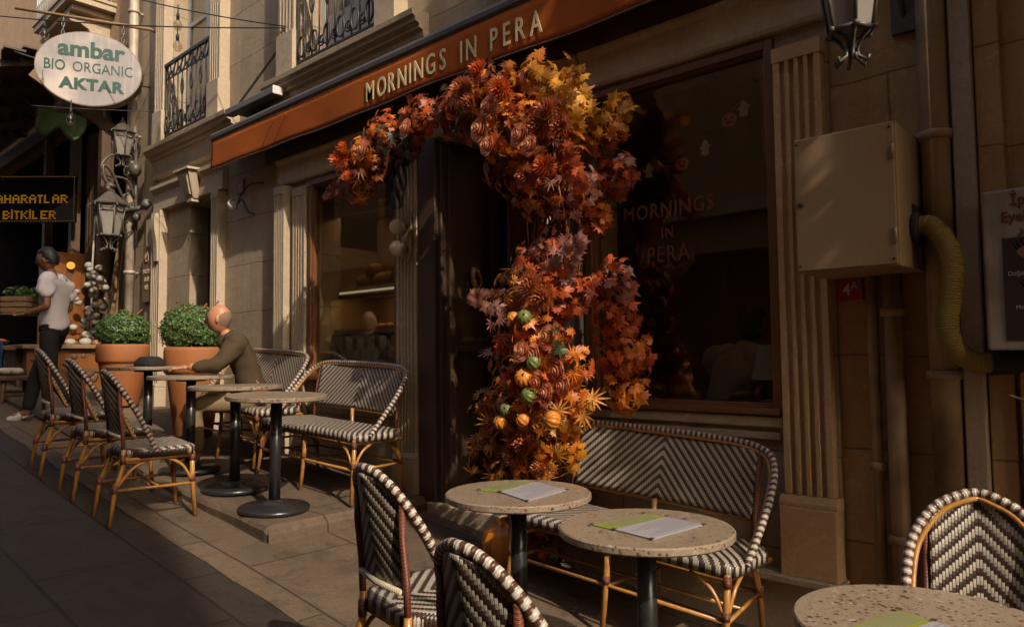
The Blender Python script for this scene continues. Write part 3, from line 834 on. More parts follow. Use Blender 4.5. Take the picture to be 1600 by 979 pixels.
d.box(-7.99, -7.74, FY + .185, FY + .2, .2, 1.5); d.box(-7.62, -7.37, FY + .185, FY + .2, .2, 1.5)
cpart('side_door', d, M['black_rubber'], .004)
# ------------------------------------------------------------------ other buildings of the street
def child(root, name, mb, mat, bevel=0.):
    o = mb.build(name, mat, bevel=bevel); o.parent = root
    if root.type == 'EMPTY': o.matrix_parent_inverse = Matrix.Translation(-Vector(root.location))
    return o
# the house over the spice shop, left of the cafe
nb = thing('neighbour_house', 'dark timbered shop house beyond the drainpipe, plastered above its deep shaded shop front', 'building', (-13, 3.6, 0))
w = MB(); wall_open(w, -22, -9.75, -1.5, 13, 3.62, .3, [(-19.5, -9.95, -1.0, 3.7), (-13.9, -13.0, 4.9, 6.9)])
child(nb, 'wall', w, M['plaster'])
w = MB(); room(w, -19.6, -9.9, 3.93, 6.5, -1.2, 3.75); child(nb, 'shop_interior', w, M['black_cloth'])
w = MB()
for x in (-12.1, -13.4, -10.9): w.box(x - .07, x + .07, 3.50, 3.62, -.6, 3.7)
w.box(-19.5, -9.9, 3.48, 3.615, 3.55, 3.75)
for k in range(9): w.box(-11.95 + k * .115, -11.86 + k * .115, 3.66, 3.70, -.4, 3.3)
child(nb, 'shop_front', w, M['dark_wood'], .004)
# sloping shop canopy of boards on beams
w = MB()
for k in range(8):
    y0 = 3.6 - k * .19
    w.beam((-9.95, y0, 4.05 - k * .06), (-17.5, y0, 4.05 - k * .06), .215, .025 + .004 * (k % 2))
for x in (-10.3, -11.4, -12.5, -13.6, -15): w.beam((x, 3.62, 3.98), (x, 2.1, 3.5), .07, .09)
w.beam((-9.95, 2.1, 3.52), (-17.5, 2.1, 3.52), .06, .12)
child(nb, 'canopy', w, M['door_wood'], .003)
# balcony slab on scrolled brackets
w = MB(); w.box(-12.3, -10.75, 3.02, 3.62, 4.78, 4.86); w.box(-12.32, -10.73, 3.0, 3.62, 4.863, 4.91); w.box(-12.2, -10.85, 3.1, 3.62, 4.70, 4.777)
bal = child(nb, 'balcony', w, M['trim'], .006)
for x in (-12.1, -11.05):
    w = MB()
    prof = [(0, 0), (-.52, 0), (-.55, -.05), (-.5, -.12), (-.38, -.12), (-.28, -.17), (-.2, -.3), (-.12, -.4), (0, -.44)]
    w.prism(prof, (x - .09, 3.62, 4.698), (0, 1, 0), (0, 0, 1), (1, 0, 0), .18)
    b = w.build('bracket', M['trim'], bal, bevel=.01)
w = MB()
for q in range(19):
    x = -12.25 + q * (1.45 / 18); w.tube([(x, 3.05, 4.92), (x, 3.05, 5.75)], .012, 6)
    if q < 18: w.tube([(x + .04 + .03 * math.cos(a), 3.05, 5.25 + .09 * math.sin(a)) for a in [2 * math.pi * i / 12 for i in range(12)]], .009, 5, closed=True)
for q in range(5): w.tube([(-10.8, 3.05 + q * .13, 4.92), (-10.8, 3.05 + q * .13, 5.75)], .012, 6)
w.beam((-12.28, 3.05, 5.76), (-10.78, 3.05, 5.76), .05, .04); w.beam((-10.8, 3.05, 5.762), (-10.8, 3.6, 5.762), .05, .04)
w.build('railing', M['white_paint'], bal)
w = MB(); w.box(-12.75, -12.1, 3.35, 3.62, 3.72, 3.92); w.box(-12.8, -12.05, 3.3, 3.62, 3.923, 3.98)
for s_ in (-12.65, -12.2): w.lathe([(.001, 0), (.11, 0), (.11, .3), (.001, .3)], (0, 0, 0), 16, True, Matrix.Translation((s_, 3.62, 3.66)) @ Matrix.Rotation(math.radians(90), 4, 'X'))
child(nb, 'capital', w, M['trim'], .006)
# the house across the lane, behind the camera, stepped to shape the light
op = thing('opposite_house', 'two-storey plastered house across the lane with a tall right wing shaped to shade the lane', 'building', (-5, -1.7, -1))
LOW, HIGH, OY = 5.2, 16.0, -1.66
ops3 = [(x, x + 1.1, z, z + 1.9) for x in np.arange(-22, 0, 2.6) for z in (2.4,)] + [(x, x + 1.9, -1.2, 1.3) for x in np.arange(-21, 0, 3.9)]
ops4 = [(x, x + 1.1, z, z + 1.9) for x in (2.0, 4.6, 7.4) for z in (2.4, 5.6, 8.8, 12)] + [(3.2, 5.1, -1.3, 1.2)]
w = MB(); wall_open(w, -26, 1.0, -3, LOW, OY, -.35, ops3); wall_open(w, 1.0, 10.2, -3, HIGH, OY, -.35, ops4); child(op, 'wall', w, M['plaster'])
w = MB(); w.add([(-26, OY - .75, -3), (10.2, OY - .75, -3), (10.2, OY - .75, LOW), (-26, OY - .75, LOW)], [(0, 1, 2, 3)]); w.add([(1, OY - .75, LOW), (10.2, OY - .75, LOW), (10.2, OY - .75, HIGH), (1, OY - .75, HIGH)], [(0, 1, 2, 3)])
w.box(10.0, 10.19, -9, OY - .01, -3, HIGH); w.box(1.0, 1.2, -9, OY - .36, LOW, HIGH); w.box(1.0, 10.1, -9, OY - .8, HIGH - .3, HIGH); child(op, 'inner_wall', w, M['interior'])
w = MB(); w.box(-26, 1.0, -9, OY - .36, LOW - .25, LOW + .05); child(op, 'roof', w, M['terra'])
w = MB()
for z in (1.75,): w.box(-26, 10.2, OY, OY + .12, z, z + .16)
w.box(-26, .999, OY - .3, OY + .16, LOW, LOW + .2)
for z in (4.9, 8.2): w.box(1.0, 10.2, OY, OY + .12, z, z + .16)
child(op, 'string_course', w, M['trim'], .01)
for (a, b, c, d_) in ops3 + ops4:
    if -12 < a < 9 and c < 6:
        w = MB(); y0, y1 = OY - .22, OY - .16
        w.box(a, a + .06, y0, y1, c, d_); w.box(b - .06, b, y0, y1, c, d_); w.box((a + b) / 2 - .03, (a + b) / 2 + .03, y0, y1, c, d_)
        w.box(a + .06, b - .06, y0 + .001, y1 - .001, c + .6, c + .65); w.box(a + .06, b - .06, y0 + .001, y1 - .001, d_ - .06, d_)
        child(op, 'window', w, M['wood'])
# house down the lane, its unseen bay added to shade the right wall
rh = thing('corner_house', 'stone house further down the lane with a wooden bay added to shade the cafe wall', 'building', (3, 2.8, -1.5))
w = MB(); wall_open(w, .62, 9.0, -2.6, 1.1, 3.46, .3, [(1.6, 2.6, -1.6, .7), (3.4, 6.2, -.9, .8)])
w.add([(.62, 3.47, -2.6), (.62, 8.0, -2.6), (.62, 8.0, 6.1), (.62, 3.47, 6.1)], [(3, 2, 1, 0)]); w.add([(.62, 3.47, 6.1), (9, 3.47, 6.1), (9, 8, 6.1), (.62, 8, 6.1)], [(0, 1, 2, 3)])
child(rh, 'wall', w, M['wall_right'])
w = MB(); wall_open(w, 1.0, 6.0, 1.3, 6.1, 2.60, .2, [(1.5, 2.5, 1.9, 3.8), (3.2, 4.2, 1.9, 3.8), (4.6, 5.6, 1.9, 3.8)])
for x in (1.0, 6.0): w.add([(x, 2.61, 1.3), (x, 3.46, 1.3), (x, 3.46, 6.1), (x, 2.61, 6.1)], [(3, 2, 1, 0)])
w.add([(1.0, 2.6, 1.3), (6, 2.6, 1.3), (6, 3.46, 1.3), (1, 3.46, 1.3)], [(0, 1, 2, 3)]); w.add([(1.0, 2.6, 6.1), (6, 2.6, 6.1), (6, 3.46, 6.1), (1, 3.46, 6.1)], [(0, 1, 2, 3)])
child(rh, 'shade_oriel', w, M['old_wood'])
w = MB(); w.box(1.01, 5.99, 2.95, 3.0, 1.4, 6.0); w.box(.9, 8.8, 3.9, 4.0, -2, 1.0); child(rh, 'interior', w, M['interior'])
w = MB(); w.box(.93, 6.07, 2.47, 2.599, 5.95, 6.2); w.box(.96, 6.04, 2.54, 2.599, 1.32, 1.44); child(rh, 'cornice', w, M['trim'], .01)
# unseen vine added on that corner to dapple the sunlight
def leaf_quads(n, fn, size, seed, aspect=.55):
    r = random.Random(seed); mb = MB()
    for _ in range(n):
        p, nrm = fn(r); s_ = size * r.uniform(.6, 1.3)
        nrm = Vector(nrm); nrm = (nrm + Vector((r.gauss(0, .5), r.gauss(0, .5), r.gauss(0, .5)))).normalized()
        t_ = nrm.orthogonal().normalized(); t_.rotate(Matrix.Rotation(r.uniform(0, 6.3), 3, nrm)); b_ = nrm.cross(t_)
        p = Vector(p)
        mb.add([p - t_ * s_ * .5, p + b_ * s_ * aspect * .5 + nrm * s_ * .08, p + t_ * s_ * .5, p - b_ * s_ * aspect * .5 + nrm * s_ * .08], [(0, 1, 2, 3)])
    return mb
def vine_pt(r):
    z = r.uniform(.75, 1.3) if r.random() < .22 else r.uniform(3.4, 5.9); wv = .10 + .13 * (math.sin(z * 2.3) * .5 + .5) + .1 * (math.sin(z * 5.1 + 1) * .5 + .5)
    return (r.uniform(.75, 1.3), 2.60 + (r.uniform(0, .8) if z < 1.4 else -abs(r.gauss(0, wv))), z), (-.2, -1, .2)
vine = thing('added_dapple_vine', 'unseen leafy vine added on the wooden bay to dapple the sunlight', 'vine', (1.0, 2.7, -1.5))
o = leaf_quads(700, vine_pt, .15, 5, .7).build('foliage', M['box_leaf'], vine); o.matrix_parent_inverse = Matrix.Translation(-vine.location)
def vine_low(r): return (r.uniform(.88, 1.05), r.uniform(2.47, 2.62), r.uniform(1.65, 2.95)), (-1, -.4, .2)
o = leaf_quads(62, vine_low, .13, 6, .7).build('foliage', M['box_leaf'], vine); o.matrix_parent_inverse = Matrix.Translation(-vine.location)
w = MB()
for k in range(4): w.tube([(1 + .06 * k + .05 * math.sin(i * .9 + k), 2.57 - .02 * k, 1.3 + i * .31) for i in range(16)], .014, 6)
o = w.build('stem', M['stem'], vine); o.matrix_parent_inverse = Matrix.Translation(-vine.location)
bt = thing('added_bay_tree', 'unseen bushy potted bay tree added under the wooden bay to dapple the sunlight', 'potted plant', (1.35, 3.05, street_z(1.35)))  # added out of view to break up the low sun
w = MB(); w.lathe([(.18, 0), (.26, .42), (.27, .45), (.22, .45)], n=24, capt=False); w.build('pot', M['terra'], bt)
w = MB(); w.tube([(0, 0, .3), (.02, .0, 1.2), (0, .02, 2.0)], .03, 8); w.build('trunk', M['stem'], bt)
def bay_pt(r):
    z = r.uniform(.6, 2.35); wd = .30 * math.sin(math.pi * min(1, (z - .4) / 2.1)) + .05; a = r.uniform(0, 6.28); q = wd * r.uniform(.3, 1)
    return (q * math.cos(a), q * math.sin(a), z), (math.cos(a), math.sin(a), .3)
leaf_quads(420, bay_pt, .13, 15, .5).build('foliage', M['box_leaf'], bt)
# unseen cloth banner added high up to shade part of the awning
bn = thing('shop_banner', 'unseen plain cloth banner on a rod, added to shade part of the awning', 'banner', (1.0, 2.7, 6.2))
w = MB(); vs = []; fs = []
for i in range(13):
    for j in range(9): vs.append((1.0 + .03 * math.sin(j * .9 + i * .4), 2.1 + .36 * j / 8, 5.2 + 1.5 * i / 12))
for i in range(12):
    for j in range(8): fs.append((i * 9 + j, i * 9 + j + 1, (i + 1) * 9 + j + 1, (i + 1) * 9 + j))
w.add(vs, fs, smooth=True); o = child(bn, 'cloth', w, M['cream_cloth'])
sm = o.modifiers.new('thick', 'SOLIDIFY'); sm.thickness = .004
w = MB(); w.beam((1.0, 2.70, 6.72), (1.0, 2.05, 6.72), .03, .03); child(bn, 'rod', w, M['iron'])

# ------------------------------------------------------------------ awning
aw = thing('awning', 'rust orange shop awning over the cafe door with pale lettering along its valance', 'awning', (-4.2, 3.45, 2.1))
AX0, AX1, AY = -7.02, -1.28, 3.25
w = MB(); vs = []; fs = []
N = 150
def wav(x, t): return .012 * math.sin(x * 2.1) * t + .006 * math.sin(x * 7.3 + 1) * t
for i in range(N + 1):
    x = AX0 + .012 + (AX1 - AX0 - .024) * i / N
    for k in range(7):
        t = k / 6; vs.append((x, AY + .01 + wav(x, t) , 2.125 - .285 * t + .004 * math.sin(x * 3.1) * t))
for i in range(N):
    for k in range(6): fs.append((i * 7 + k, i * 7 + k + 1, (i + 1) * 7 + k + 1, (i + 1) * 7 + k))
w.add(vs, fs, smooth=True)
val = child(aw, 'valance', w, M['awning']); sm = val.modifiers.new('thick', 'SOLIDIFY'); sm.thickness = .003; sm.offset = 1
w = MB()
w.tube([(AX0 + .012 + (AX1 - AX0 - .024) * i / N, AY + .01 + wav(AX0 + (AX1 - AX0) * i / N, 1), 1.842 + .004 * math.sin((AX0 + .012 + (AX1 - AX0 - .024) * i / N) * 3.1)) for i in range(N + 1)], .007, 6)
child(aw, 'hem', w, M['awning_bar'])
w = MB()
# seams: thin raised diagonal welts
for x in (-6.05, -5.85):
    w.tube([(x + .25 * t, AY - .002 + wav(x + .25 * t, 1 - t), 1.85 + .24 * t) for t in [k / 8 for k in range(9)]], .0025, 5)
child(aw, 'seam', w, M['awning'])
w = MB()
prof = [(.014, 0), (.004, .012), (-.006, .03), (-.008, .06), (.0, .082), (.03, .09), (.07, .085), (.07, 0)]
w.prism(prof, (AX0, AY, 2.118), (0, 1, 0), (0, 0, 1), (1, 0, 0), AX1 - AX0)
child(aw, 'front_bar', w, M['awning_bar'], .003)
w = MB()
w.add([(AX0 + .01, AY + .03, 2.195), (AX1 - .01, AY + .03, 2.195), (AX1 - .01, 3.47, 2.28), (AX0 + .01, 3.47, 2.28), (AX0 + .01, AY + .03, 2.203), (AX1 - .01, AY + .03, 2.203), (AX1 - .01, 3.47, 2.288), (AX0 + .01, 3.47, 2.288)], [(0, 1, 2, 3), (4, 7, 6, 5), (0, 4, 5, 1), (1, 5, 6, 2), (2, 6, 7, 3), (3, 7, 4, 0)])
child(aw, 'canopy_cloth', w, M['awning_bar'])
w = MB(); w.box(AX0 + .02, AX1 - .02, 3.36, 3.495, 2.125, 2.25)
for x in (-6.5, -4.2, -2.05): w.box(x - .05, x + .05, 3.31, 3.36, 2.0, 2.08); w.beam((x, 3.34, 2.06), (x, 3.48, 1.98), .04, .03)
child(aw, 'roller_case', w, M['awning_bar'], .004)
# each letter rides on the cloth
lt = MB(); txt = "MORNINGS IN PERA"
x = -4.49; step = {'M': .15, 'I': .062, ' ': .085, 'O': .125, 'R': .118, 'N': .125, 'G': .125, 'S': .115, 'P': .115, 'E': .105, 'A': .125}
LS = .205
tot = sum(step[c] for c in txt); k_ = (1.77) / tot
for ch in txt:
    a = step[ch] * k_
    if ch == ' ':
        child(aw, 'lettering', lt, M['awning_text']); lt = MB()
    if ch != ' ':
        c = x + a / 2
        m = face_mat((c, AY - .002 + wav(c, .6), 1.905 + .004 * math.sin(c * 3.1)), (1, 0, 0))
        one = text_mb(ch, LS, .002, .0012, .70)
        cx = (min(v[0] for v in one.v) + max(v[0] for v in one.v)) / 2
        lt.add([tuple(m @ (Vector(v) - Vector((cx, 0, 0)))) for v in one.v], [tuple(f) for f in one.f])
    x += a
child(aw, 'lettering', lt, M['awning_text'])
# second awning, rolled up in its case above the left wall
ra = thing('rolled_awning', 'grey rolled awning case with a white end plate above the blank wall', 'awning case', (-6.2, 3.4, 2.4))
w = MB(); w.box(-6.83, -5.92, 3.295, 3.385, 2.35, 2.415); w.box(-6.75, -6.0, 3.40, 3.5, 2.36, 2.40); child(ra, 'case', w, M['grey_metal'], .008)
w = MB(); w.box(-5.918, -5.90, 3.29, 3.39, 2.345, 2.42); child(ra, 'end_plate', w, M['white_paint'], .004)
w = MB()
for dx in (0, .05): w.tube([(-6.75 + dx, 3.36, 2.42), (-6.02 + dx, 3.49, 2.95)], .005, 5)
child(ra, 'stay', w, M['wire'])

# ------------------------------------------------------------------ hanging oval sign
sg = thing('oval_sign', 'white oval hanging sign with green lettering over the lane', 'sign', (-9.2, 2.83, 3.34))
right = Vector((math.sin(math.radians(21)) * .0 + .44, .90, -.0)).normalized()
nrm = Vector((0.90, -.44, 0)).normalized(); right = Vector((.44, .90, 0)).normalized()
C0 = Vector((-9.2, 2.83, 3.34)) + Vector((0, 0, -.02))
fm = face_mat(C0, right, Vector((0, 0, 1)))
def oval(mb, a, b, z0, z1, n=48):
    pa = [(a * math.cos(2 * math.pi * i / n), b * math.sin(2 * math.pi * i / n)) for i in range(n)]
    vs = [fm @ Vector((x, y, z)) for z in (z0, z1) for x, y in pa]
    fs = [(i, (i + 1) % n, n + (i + 1) % n, n + i) for i in range(n)] + [tuple(range(n - 1, -1, -1)), tuple(range(n, 2 * n))]
    mb.add(vs, fs)
w = MB(); oval(w, .545, .435, -.12, .05); child(sg, 'rim', w, M['sign_rim'], .006)
w = MB(); oval(w, .532, .423, -.118, .053); child(sg, 'panel', w, M['sign_white'])
w = MB()
def put(txt, size, y, bold, sx, x=0, space=1.):
    m = fm @ Matrix.Translation((x, y, .0555)); text_mb(txt, size, .001, bold, sx, w, m, space)
put('ambar', .255, .135, .009, 1.04, .02); child(sg, 'lettering', w, M['sign_green']); w = MB()
put('BIO', .17, -.045, .002, .80, -.345); put('ORGANIC', .17, -.045, .0, .80, .14); child(sg, 'lettering', w, M['sign_green']); w = MB()
put('AKTAR', .175, -.245, .009, 1.05, .03, 1.12)
child(sg, 'lettering', w, M['sign_green'])
for sx_ in (-.28, .33):
    w = MB(); p = fm @ Vector((sx_, .37, 0))
    for k in range(4): w.tube([(p.x + (.015 * math.cos(a) if k % 2 else 0), p.y + (0 if k % 2 else .015 * math.cos(a)), p.z + .035 + k * .05 + .032 * math.sin(a)) for a in [2 * math.pi * i / 10 for i in range(10)]], .006, 5, closed=True)
    child(sg, 'chain', w, M['grey_metal'])
w = MB(); a = fm @ Vector((-.75, .62, 0)); b = fm @ Vector((.62, .58, 0)); w.tube([a, b, (-9.0, 3.62, 3.9)], .02, 8)
child(sg, 'bracket', w, M['old_wood'])
bm = thing('slanting_beam', 'weathered wooden prop slanting down behind the oval sign to the lamp', 'beam', (-9.55, 3.1, 2.7))
w = MB(); w.beam((-9.95, 2.45, 3.40), (-9.45, 3.40, 2.62), .10, .13); child(bm, 'timber', w, M['old_wood'], .006)
w = MB(); w.beam((-9.47, 3.36, 2.655), (-9.5, 3.49, 2.55), .05, .14); child(bm, 'shoe', w, M['iron'])

# ------------------------------------------------------------------ lanterns
def lantern(root, c, h, r, hang=True, n=6, glass='lit_globe'):
    """six-sided street lantern: roof, tapering glazed cage, scrolled tail"""
    c = Vector(c); T = Matrix.Translation(c)
    zt = h * .22; zb = -h * .24; r1 = r; r0 = r * .66
    w = MB()
    for k in range(n):
        a0, a1 = 2 * math.pi * k / n, 2 * math.pi * (k + 1) / n
        p = lambda a, rr, z: c + Vector((rr * math.cos(a), rr * math.sin(a), z))
        w.tube([p(a0, r1, zt), p(a0, r0, zb)], h * .013, 5)
        w.tube([p(a0, r1, zt), p(a1, r1, zt)], h * .016, 5); w.tube([p(a0, r0, zb), p(a1, r0, zb)], h * .02, 5)
        w.tube([p(a0, r1 * .93, zt * .55), p(a1, r1 * .93, zt * .55)], h * .007, 4)
        # swags and bosses
        w.tube([p(a0 + (a1 - a0) * t, r1 * .97, zt - h * .02 - h * .045 * math.sin(math.pi * t)) for t in [i / 6 for i in range(7)]], h * .009, 4)
        w.tube([p(a0, r1 + x, z) for x, z in ((.0, zt), (h * .06, zt + h * .015), (h * .085, zt - h * .03), (h * .06, zt - h * .06))], h * .011, 5)
        w.tube([p(a0, rr, zb - z) for rr, z in ((r0, 0), (r0 * .55, h * .06), (r0 * .28, h * .13), (r0 * .3, h * .18), (r0 * .75, h * .225), (r0 * .8, h * .19))], h * .014, 5)
        w.ball(p(a0, r0 * 1.12, zb), h * .022, 6, 5)
    w.lathe([(.001, zb - h * .14), (r0 * .3, zb - h * .12), (r0 * .2, zb - h * .06), (r0 * .95, zb - h * .005)], c, 12, capb=False, capt=False)
    fr = w.build('cage', M['lamp_iron'], root)
    w = MB(); w.lathe([(r1 * 1.16, zt), (r1 * 1.2, zt + h * .02), (r1 * .8, zt + h * .10), (r1 * .45, zt + h * .17), (r1 * .3, zt + h * .19), (r1 * .32, zt + h * .23), (r1 * .12, zt + h * .25), (r1 * .16, zt + h * .29), (.002, zt + h * .34)], c, n, False)
    rf = w.build('roof', M['lamp_iron'], root)
    w = MB(); w.lathe([(r0 * .95, zb), (r1 * .95, zt)], c, n, False); gl = w.build('glass', M['glass_pale'], root)
    w = MB(); w.lathe([(.001, -h * .14), (h * .045, -h * .12), (h * .07, -h * .02), (h * .06, h * .06), (h * .03, h * .12), (.001, h * .13)], c, 12); bu = w.build('bulb', M['lit_globe'], root)
    for o in (fr, rf, gl, bu): o.matrix_parent_inverse = Matrix.Translation(-Vector(root.location))
wl = thing('wall_lamp', 'ornate two-lantern wall lamp on the cafe corner beside the drainpipe', 'street lamp', (-9.4, 3.45, 1.9))
lantern(wl, (-9.22, 3.08, 1.62), .78, .165); lantern(wl, (-9.28, 3.22, 2.56), .60, .125)
w = MB()
w.tube([(-9.4, 3.44, 1.35), (-9.4, 3.42, 2.55)], .022, 8)
w.tube(spline([(-9.4, 3.42, 1.75), (-9.34, 3.25, 1.95), (-9.25, 3.1, 2.2), (-9.22, 3.0, 2.25), (-9.22, 3.02, 2.1), (-9.22, 3.08, 2.02)], 24), .018, 7)
w.tube(spline([(-9.4, 3.42, 1.95), (-9.34, 3.3, 2.15), (-9.26, 3.05, 2.15), (-9.22, 2.98, 2.25), (-9.26, 3.1, 2.4), (-9.28, 3.2, 2.36)], 24), .015, 7)
w.tube(spline([(-9.4, 3.42, 2.5), (-9.36, 3.34, 2.6), (-9.32, 3.3, 2.5), (-9.36, 3.36, 2.44)], 16), .012, 6)
w.tube(spline([(-9.4, 3.4, 2.45), (-9.32, 3.32, 2.5), (-9.28, 3.22, 2.32)], 14), .014, 6)
for q in range(3): w.tube(spline([(-9.4, 3.40, 1.55 + q * .35), (-9.33, 3.28, 1.5 + q * .35), (-9.30, 3.26, 1.62 + q * .33), (-9.36, 3.33, 1.64 + q * .34)], 14), .011, 6)
w.tube(spline([(-9.22, 3.08, 2.05), (-9.2, 3.05, 1.98), (-9.24, 3.1, 1.93), (-9.22, 3.08, 1.86)], 10), .03, 7)
w.ball((-9.3, 3.38, 2.28), .09, 10, 8, (.9, .8, 1)); w.ball((-9.28, 3.40, 1.70), .05, 8, 6); w.ball((-9.22, 3.08, 2.02), .05, 10, 8, (1.2, 1.2, .7))
w.tube(spline([(-9.4, 3.42, 2.5), (-9.42, 3.4, 2.66), (-9.36, 3.38, 2.74), (-9.33, 3.4, 2.68)], 14), .012, 6)
child(wl, 'bracket', w, M['lamp_iron'])
w = MB(); w.tube([(-9.44, 3.30, 1.76), (-9.25, 3.40, 1.80), (-9.12, 3.42, 1.80)], .03, 10); w.lathe([(.03, 0), (.05, .02), (.05, .12), (.03, .14)], n=14, mat=Matrix.Translation((-9.12, 3.42, 1.80)) @ Matrix.Rotation(math.radians(70), 4, 'Y')); child(wl, 'spotlight', w, M['grey_metal'])
hl = thing('hanging_lantern', 'ornate iron lantern high above the metal cabinet, cut by the picture top', 'lantern', (-.87, 3.45, 1.7))
lantern(hl, (-.895, 2.875, 1.335), .54, .118)
w = MB(); w.tube(spline([(-.87, 3.52, 1.75), (-.87, 3.3, 1.95), (-.88, 3.0, 2.05), (-.895, 2.88, 1.9), (-.895, 2.875, 1.72)], 24), .016, 7); w.tube(spline([(-.87, 3.52, 1.45), (-.87, 3.35, 1.75), (-.88, 3.1, 1.95)], 14), .012, 6)
w.box(-.92, -.82, 3.50, 3.53, 1.4, 1.85); child(hl, 'bracket', w, M['lamp_iron'])

# ------------------------------------------------------------------ pipes, cabinet, plates
def pipe(x, y, r, z0, z1, label, mat, joints, clips=()):
    p = thing('drainpipe', label, 'pipe', (x, y, z0))
    w = MB(); w.tube([(x, y, z0), (x, y, z1)], r, 16); child(p, 'tube', w, mat)
    for z in joints:
        w = MB(); w.lathe([(r + .001, -.02), (r + .012, -.016), (r + .012, .016), (r + .001, .02)], (x, y, z), 16, capb=False, capt=False); w.box(x - .012, x + .012, y, FY + .04, z - .01, z + .01)
        child(p, 'collar', w, mat)
pipe(-9.48, 3.40, .055, -.9, 7.5, 'tall pale drainpipe at the left end of the cafe front, beside the wall lamp', M['pipe'], (-.2, 1.05, 2.75, 3.35, 4.3))
pipe(-9.64, 3.43, .03, -.6, 7.5, 'slim rusty pipe next to the tall pale drainpipe', M['terra'], (.6, 2.2, 3.9))
pipe(-1.035, 3.475, .024, -1.2, .62, 'thin grey conduit on the rough wall below the house number', M['pipe_dark'], (-.5,))
pipe(-.945, 3.46, .040, -1.4, .45, 'middle drainpipe below the metal cabinet, with a clamp', M['pipe_dark'], (.17, -.8))
pipe(-.755, 3.45, .056, -1.5, 4.5, 'thick drainpipe running up behind the yellow hose', M['pipe_dark'], (.9, -.1, -1.0))
w = MB(); w.box(-.69, -.615, FY - .06, FY + .029, -1.5, 4.0); o = w.build('stone_strip', M['pil'], bevel=.006); tag(o, 'narrow pale upright stone strip between thick pipe and poster box', 'pilaster')
w = MB(); w.box(-.50, -.32, FY - .05, FY + .029, -1.5, .05); w.box(-.61, -.52, FY - .02, FY + .029, -1.5, 4.0); o = w.build('stone_post', M['wall_right'], bevel=.006); tag(o, 'rough stone post under the eyelash poster box', 'post')
cb = thing('utility_cabinet', 'large beige metal cabinet fixed on the wall right of the window', 'cabinet', (-1.0, 3.3, .6))
w = MB(); w.box(-1.218, -.817, 3.11, 3.50, .333, .905); child(cb, 'casing', w, M['box'], .003)
w = MB()
for z in (.45, .78): w.tube([(-.8255, 3.094, z - .03), (-.8255, 3.094, z + .03)], .006, 8)
child(cb, 'hinge', w, M['box'])
w = MB(); w.lathe([(.012, 0), (.012, .006), (.004, .008)], n=14, mat=Matrix.Translation((-1.19, 3.0985, .62)) @ Matrix.Rotation(math.radians(90), 4, 'X')); child(cb, 'lock', w, M['iron'])
w = MB(); w.box(-1.212, -.823, 3.098, 3.1085, .34, .898); child(cb, 'door', w, M['box'], .003)
w = MB(); w.box(-.818, -.812, 3.30, 3.42, .44, .60); w.lathe([(.055, -.01), (.065, 0), (.065, .02), (.05, .025)], n=16, mat=Matrix.Translation((-.812, 3.31, .50)) @ Matrix.Rotation(math.radians(90), 4, 'Y')); child(cb, 'hose_socket', w, M['black_rubber'])
w = MB()
for (x, z) in ((-1.2, .36), (-1.2, .88), (-.835, .36), (-.835, .88)): w.ball((x, 3.097, z), .006, 8, 5)
child(cb, 'screw', w, M['iron'])
hs = thing('yellow_hose', 'ribbed yellow hose curving down from the metal cabinet to the poster', 'hose', (-.7, 3.3, .2))
w = MB(); hp = spline([(-.815, 3.31, .50), (-.75, 3.30, .50), (-.695, 3.28, .42), (-.675, 3.27, .33), (-.685, 3.27, .22), (-.70, 3.27, .10), (-.685, 3.30, .01), (-.64, 3.36, -.04), (-.58, 3.42, -.05)], 110)
w.tube(hp, [.041 + .0007 * math.sin(i * 1.9) for i in range(len(hp))], 16); child(hs, 'tube', w, M['hose'])
w = MB(); w.tube([(-.59, 3.41, -.05), (-.5, 3.46, -.045), (-.35, 3.47, -.03)], [.05, .045, .04], 10); child(hs, 'sleeve', w, M['black_rubber'])
np_ = thing('house_number', 'dark red house number plate 4A below the metal cabinet', 'number plate', (-1.14, 3.5, .29))
w = MB(); w.box(-1.204, -1.082, 3.505, 3.526, .232, .335); child(np_, 'plate', w, M['red_plate'], .003)
w = MB(); text_mb('4', .075, .001, .001, .9, w, face_mat((-1.15, 3.5035, .258), (1, 0, 0))); text_mb('A', .045, .001, .0005, .9, w, face_mat((-1.117, 3.5035, .285), (1, 0, 0))); child(np_, 'number', w, M['plate_text'])
np2 = thing('house_number', 'small dark red number plate high on the blank wall beside the left door', 'number plate', (-6.86, 3.5, 1.69))
w = MB(); w.box(-6.92, -6.80, 3.478, 3.497, 1.62, 1.76); child(np2, 'plate', w, M['red_plate'], .003)
w = MB(); text_mb('4', .09, .001, .0, .9, w, face_mat((-6.86, 3.4765, 1.66), (1, 0, 0))); child(np2, 'number', w, M['plate_text'])
sp = thing('wire_lamp', 'small spotlight on a bent wire arm with loose cables on the blank wall', 'lamp', (-6.65, 3.48, 1.55))
w = MB(); w.tube(spline([(-6.42, 3.49, 1.66), (-6.55, 3.42, 1.65), (-6.66, 3.38, 1.55), (-6.70, 3.36, 1.42)], 16), .008, 6); w.tube(spline([(-6.85, 3.46, 1.52), (-6.7, 3.42, 1.53), (-6.58, 3.42, 1.40), (-6.5, 3.44, 1.36)], 16), .01, 6); child(sp, 'arm', w, M['wire'])
w = MB(); w.lathe([(.028, 0), (.05, .035), (.052, .075), (.046, .08)], n=18, mat=Matrix.Translation((-6.86, 3.38, 1.47)) @ Matrix.Rotation(math.radians(70), 4, 'Y') , capt=False); child(sp, 'lamp_head', w, M['white_paint'])
wp = thing('wooden_plaque', 'carved brown wooden plaque with raised letters beside the drainpipe', 'plaque', (-9.02, 3.46, 1.0))
w = MB(); w.box(-9.16, -8.89, 3.435, 3.468, .66, 1.33); child(wp, 'board', w, M['old_wood'], .008)
w = MB()
r2 = random.Random(4)
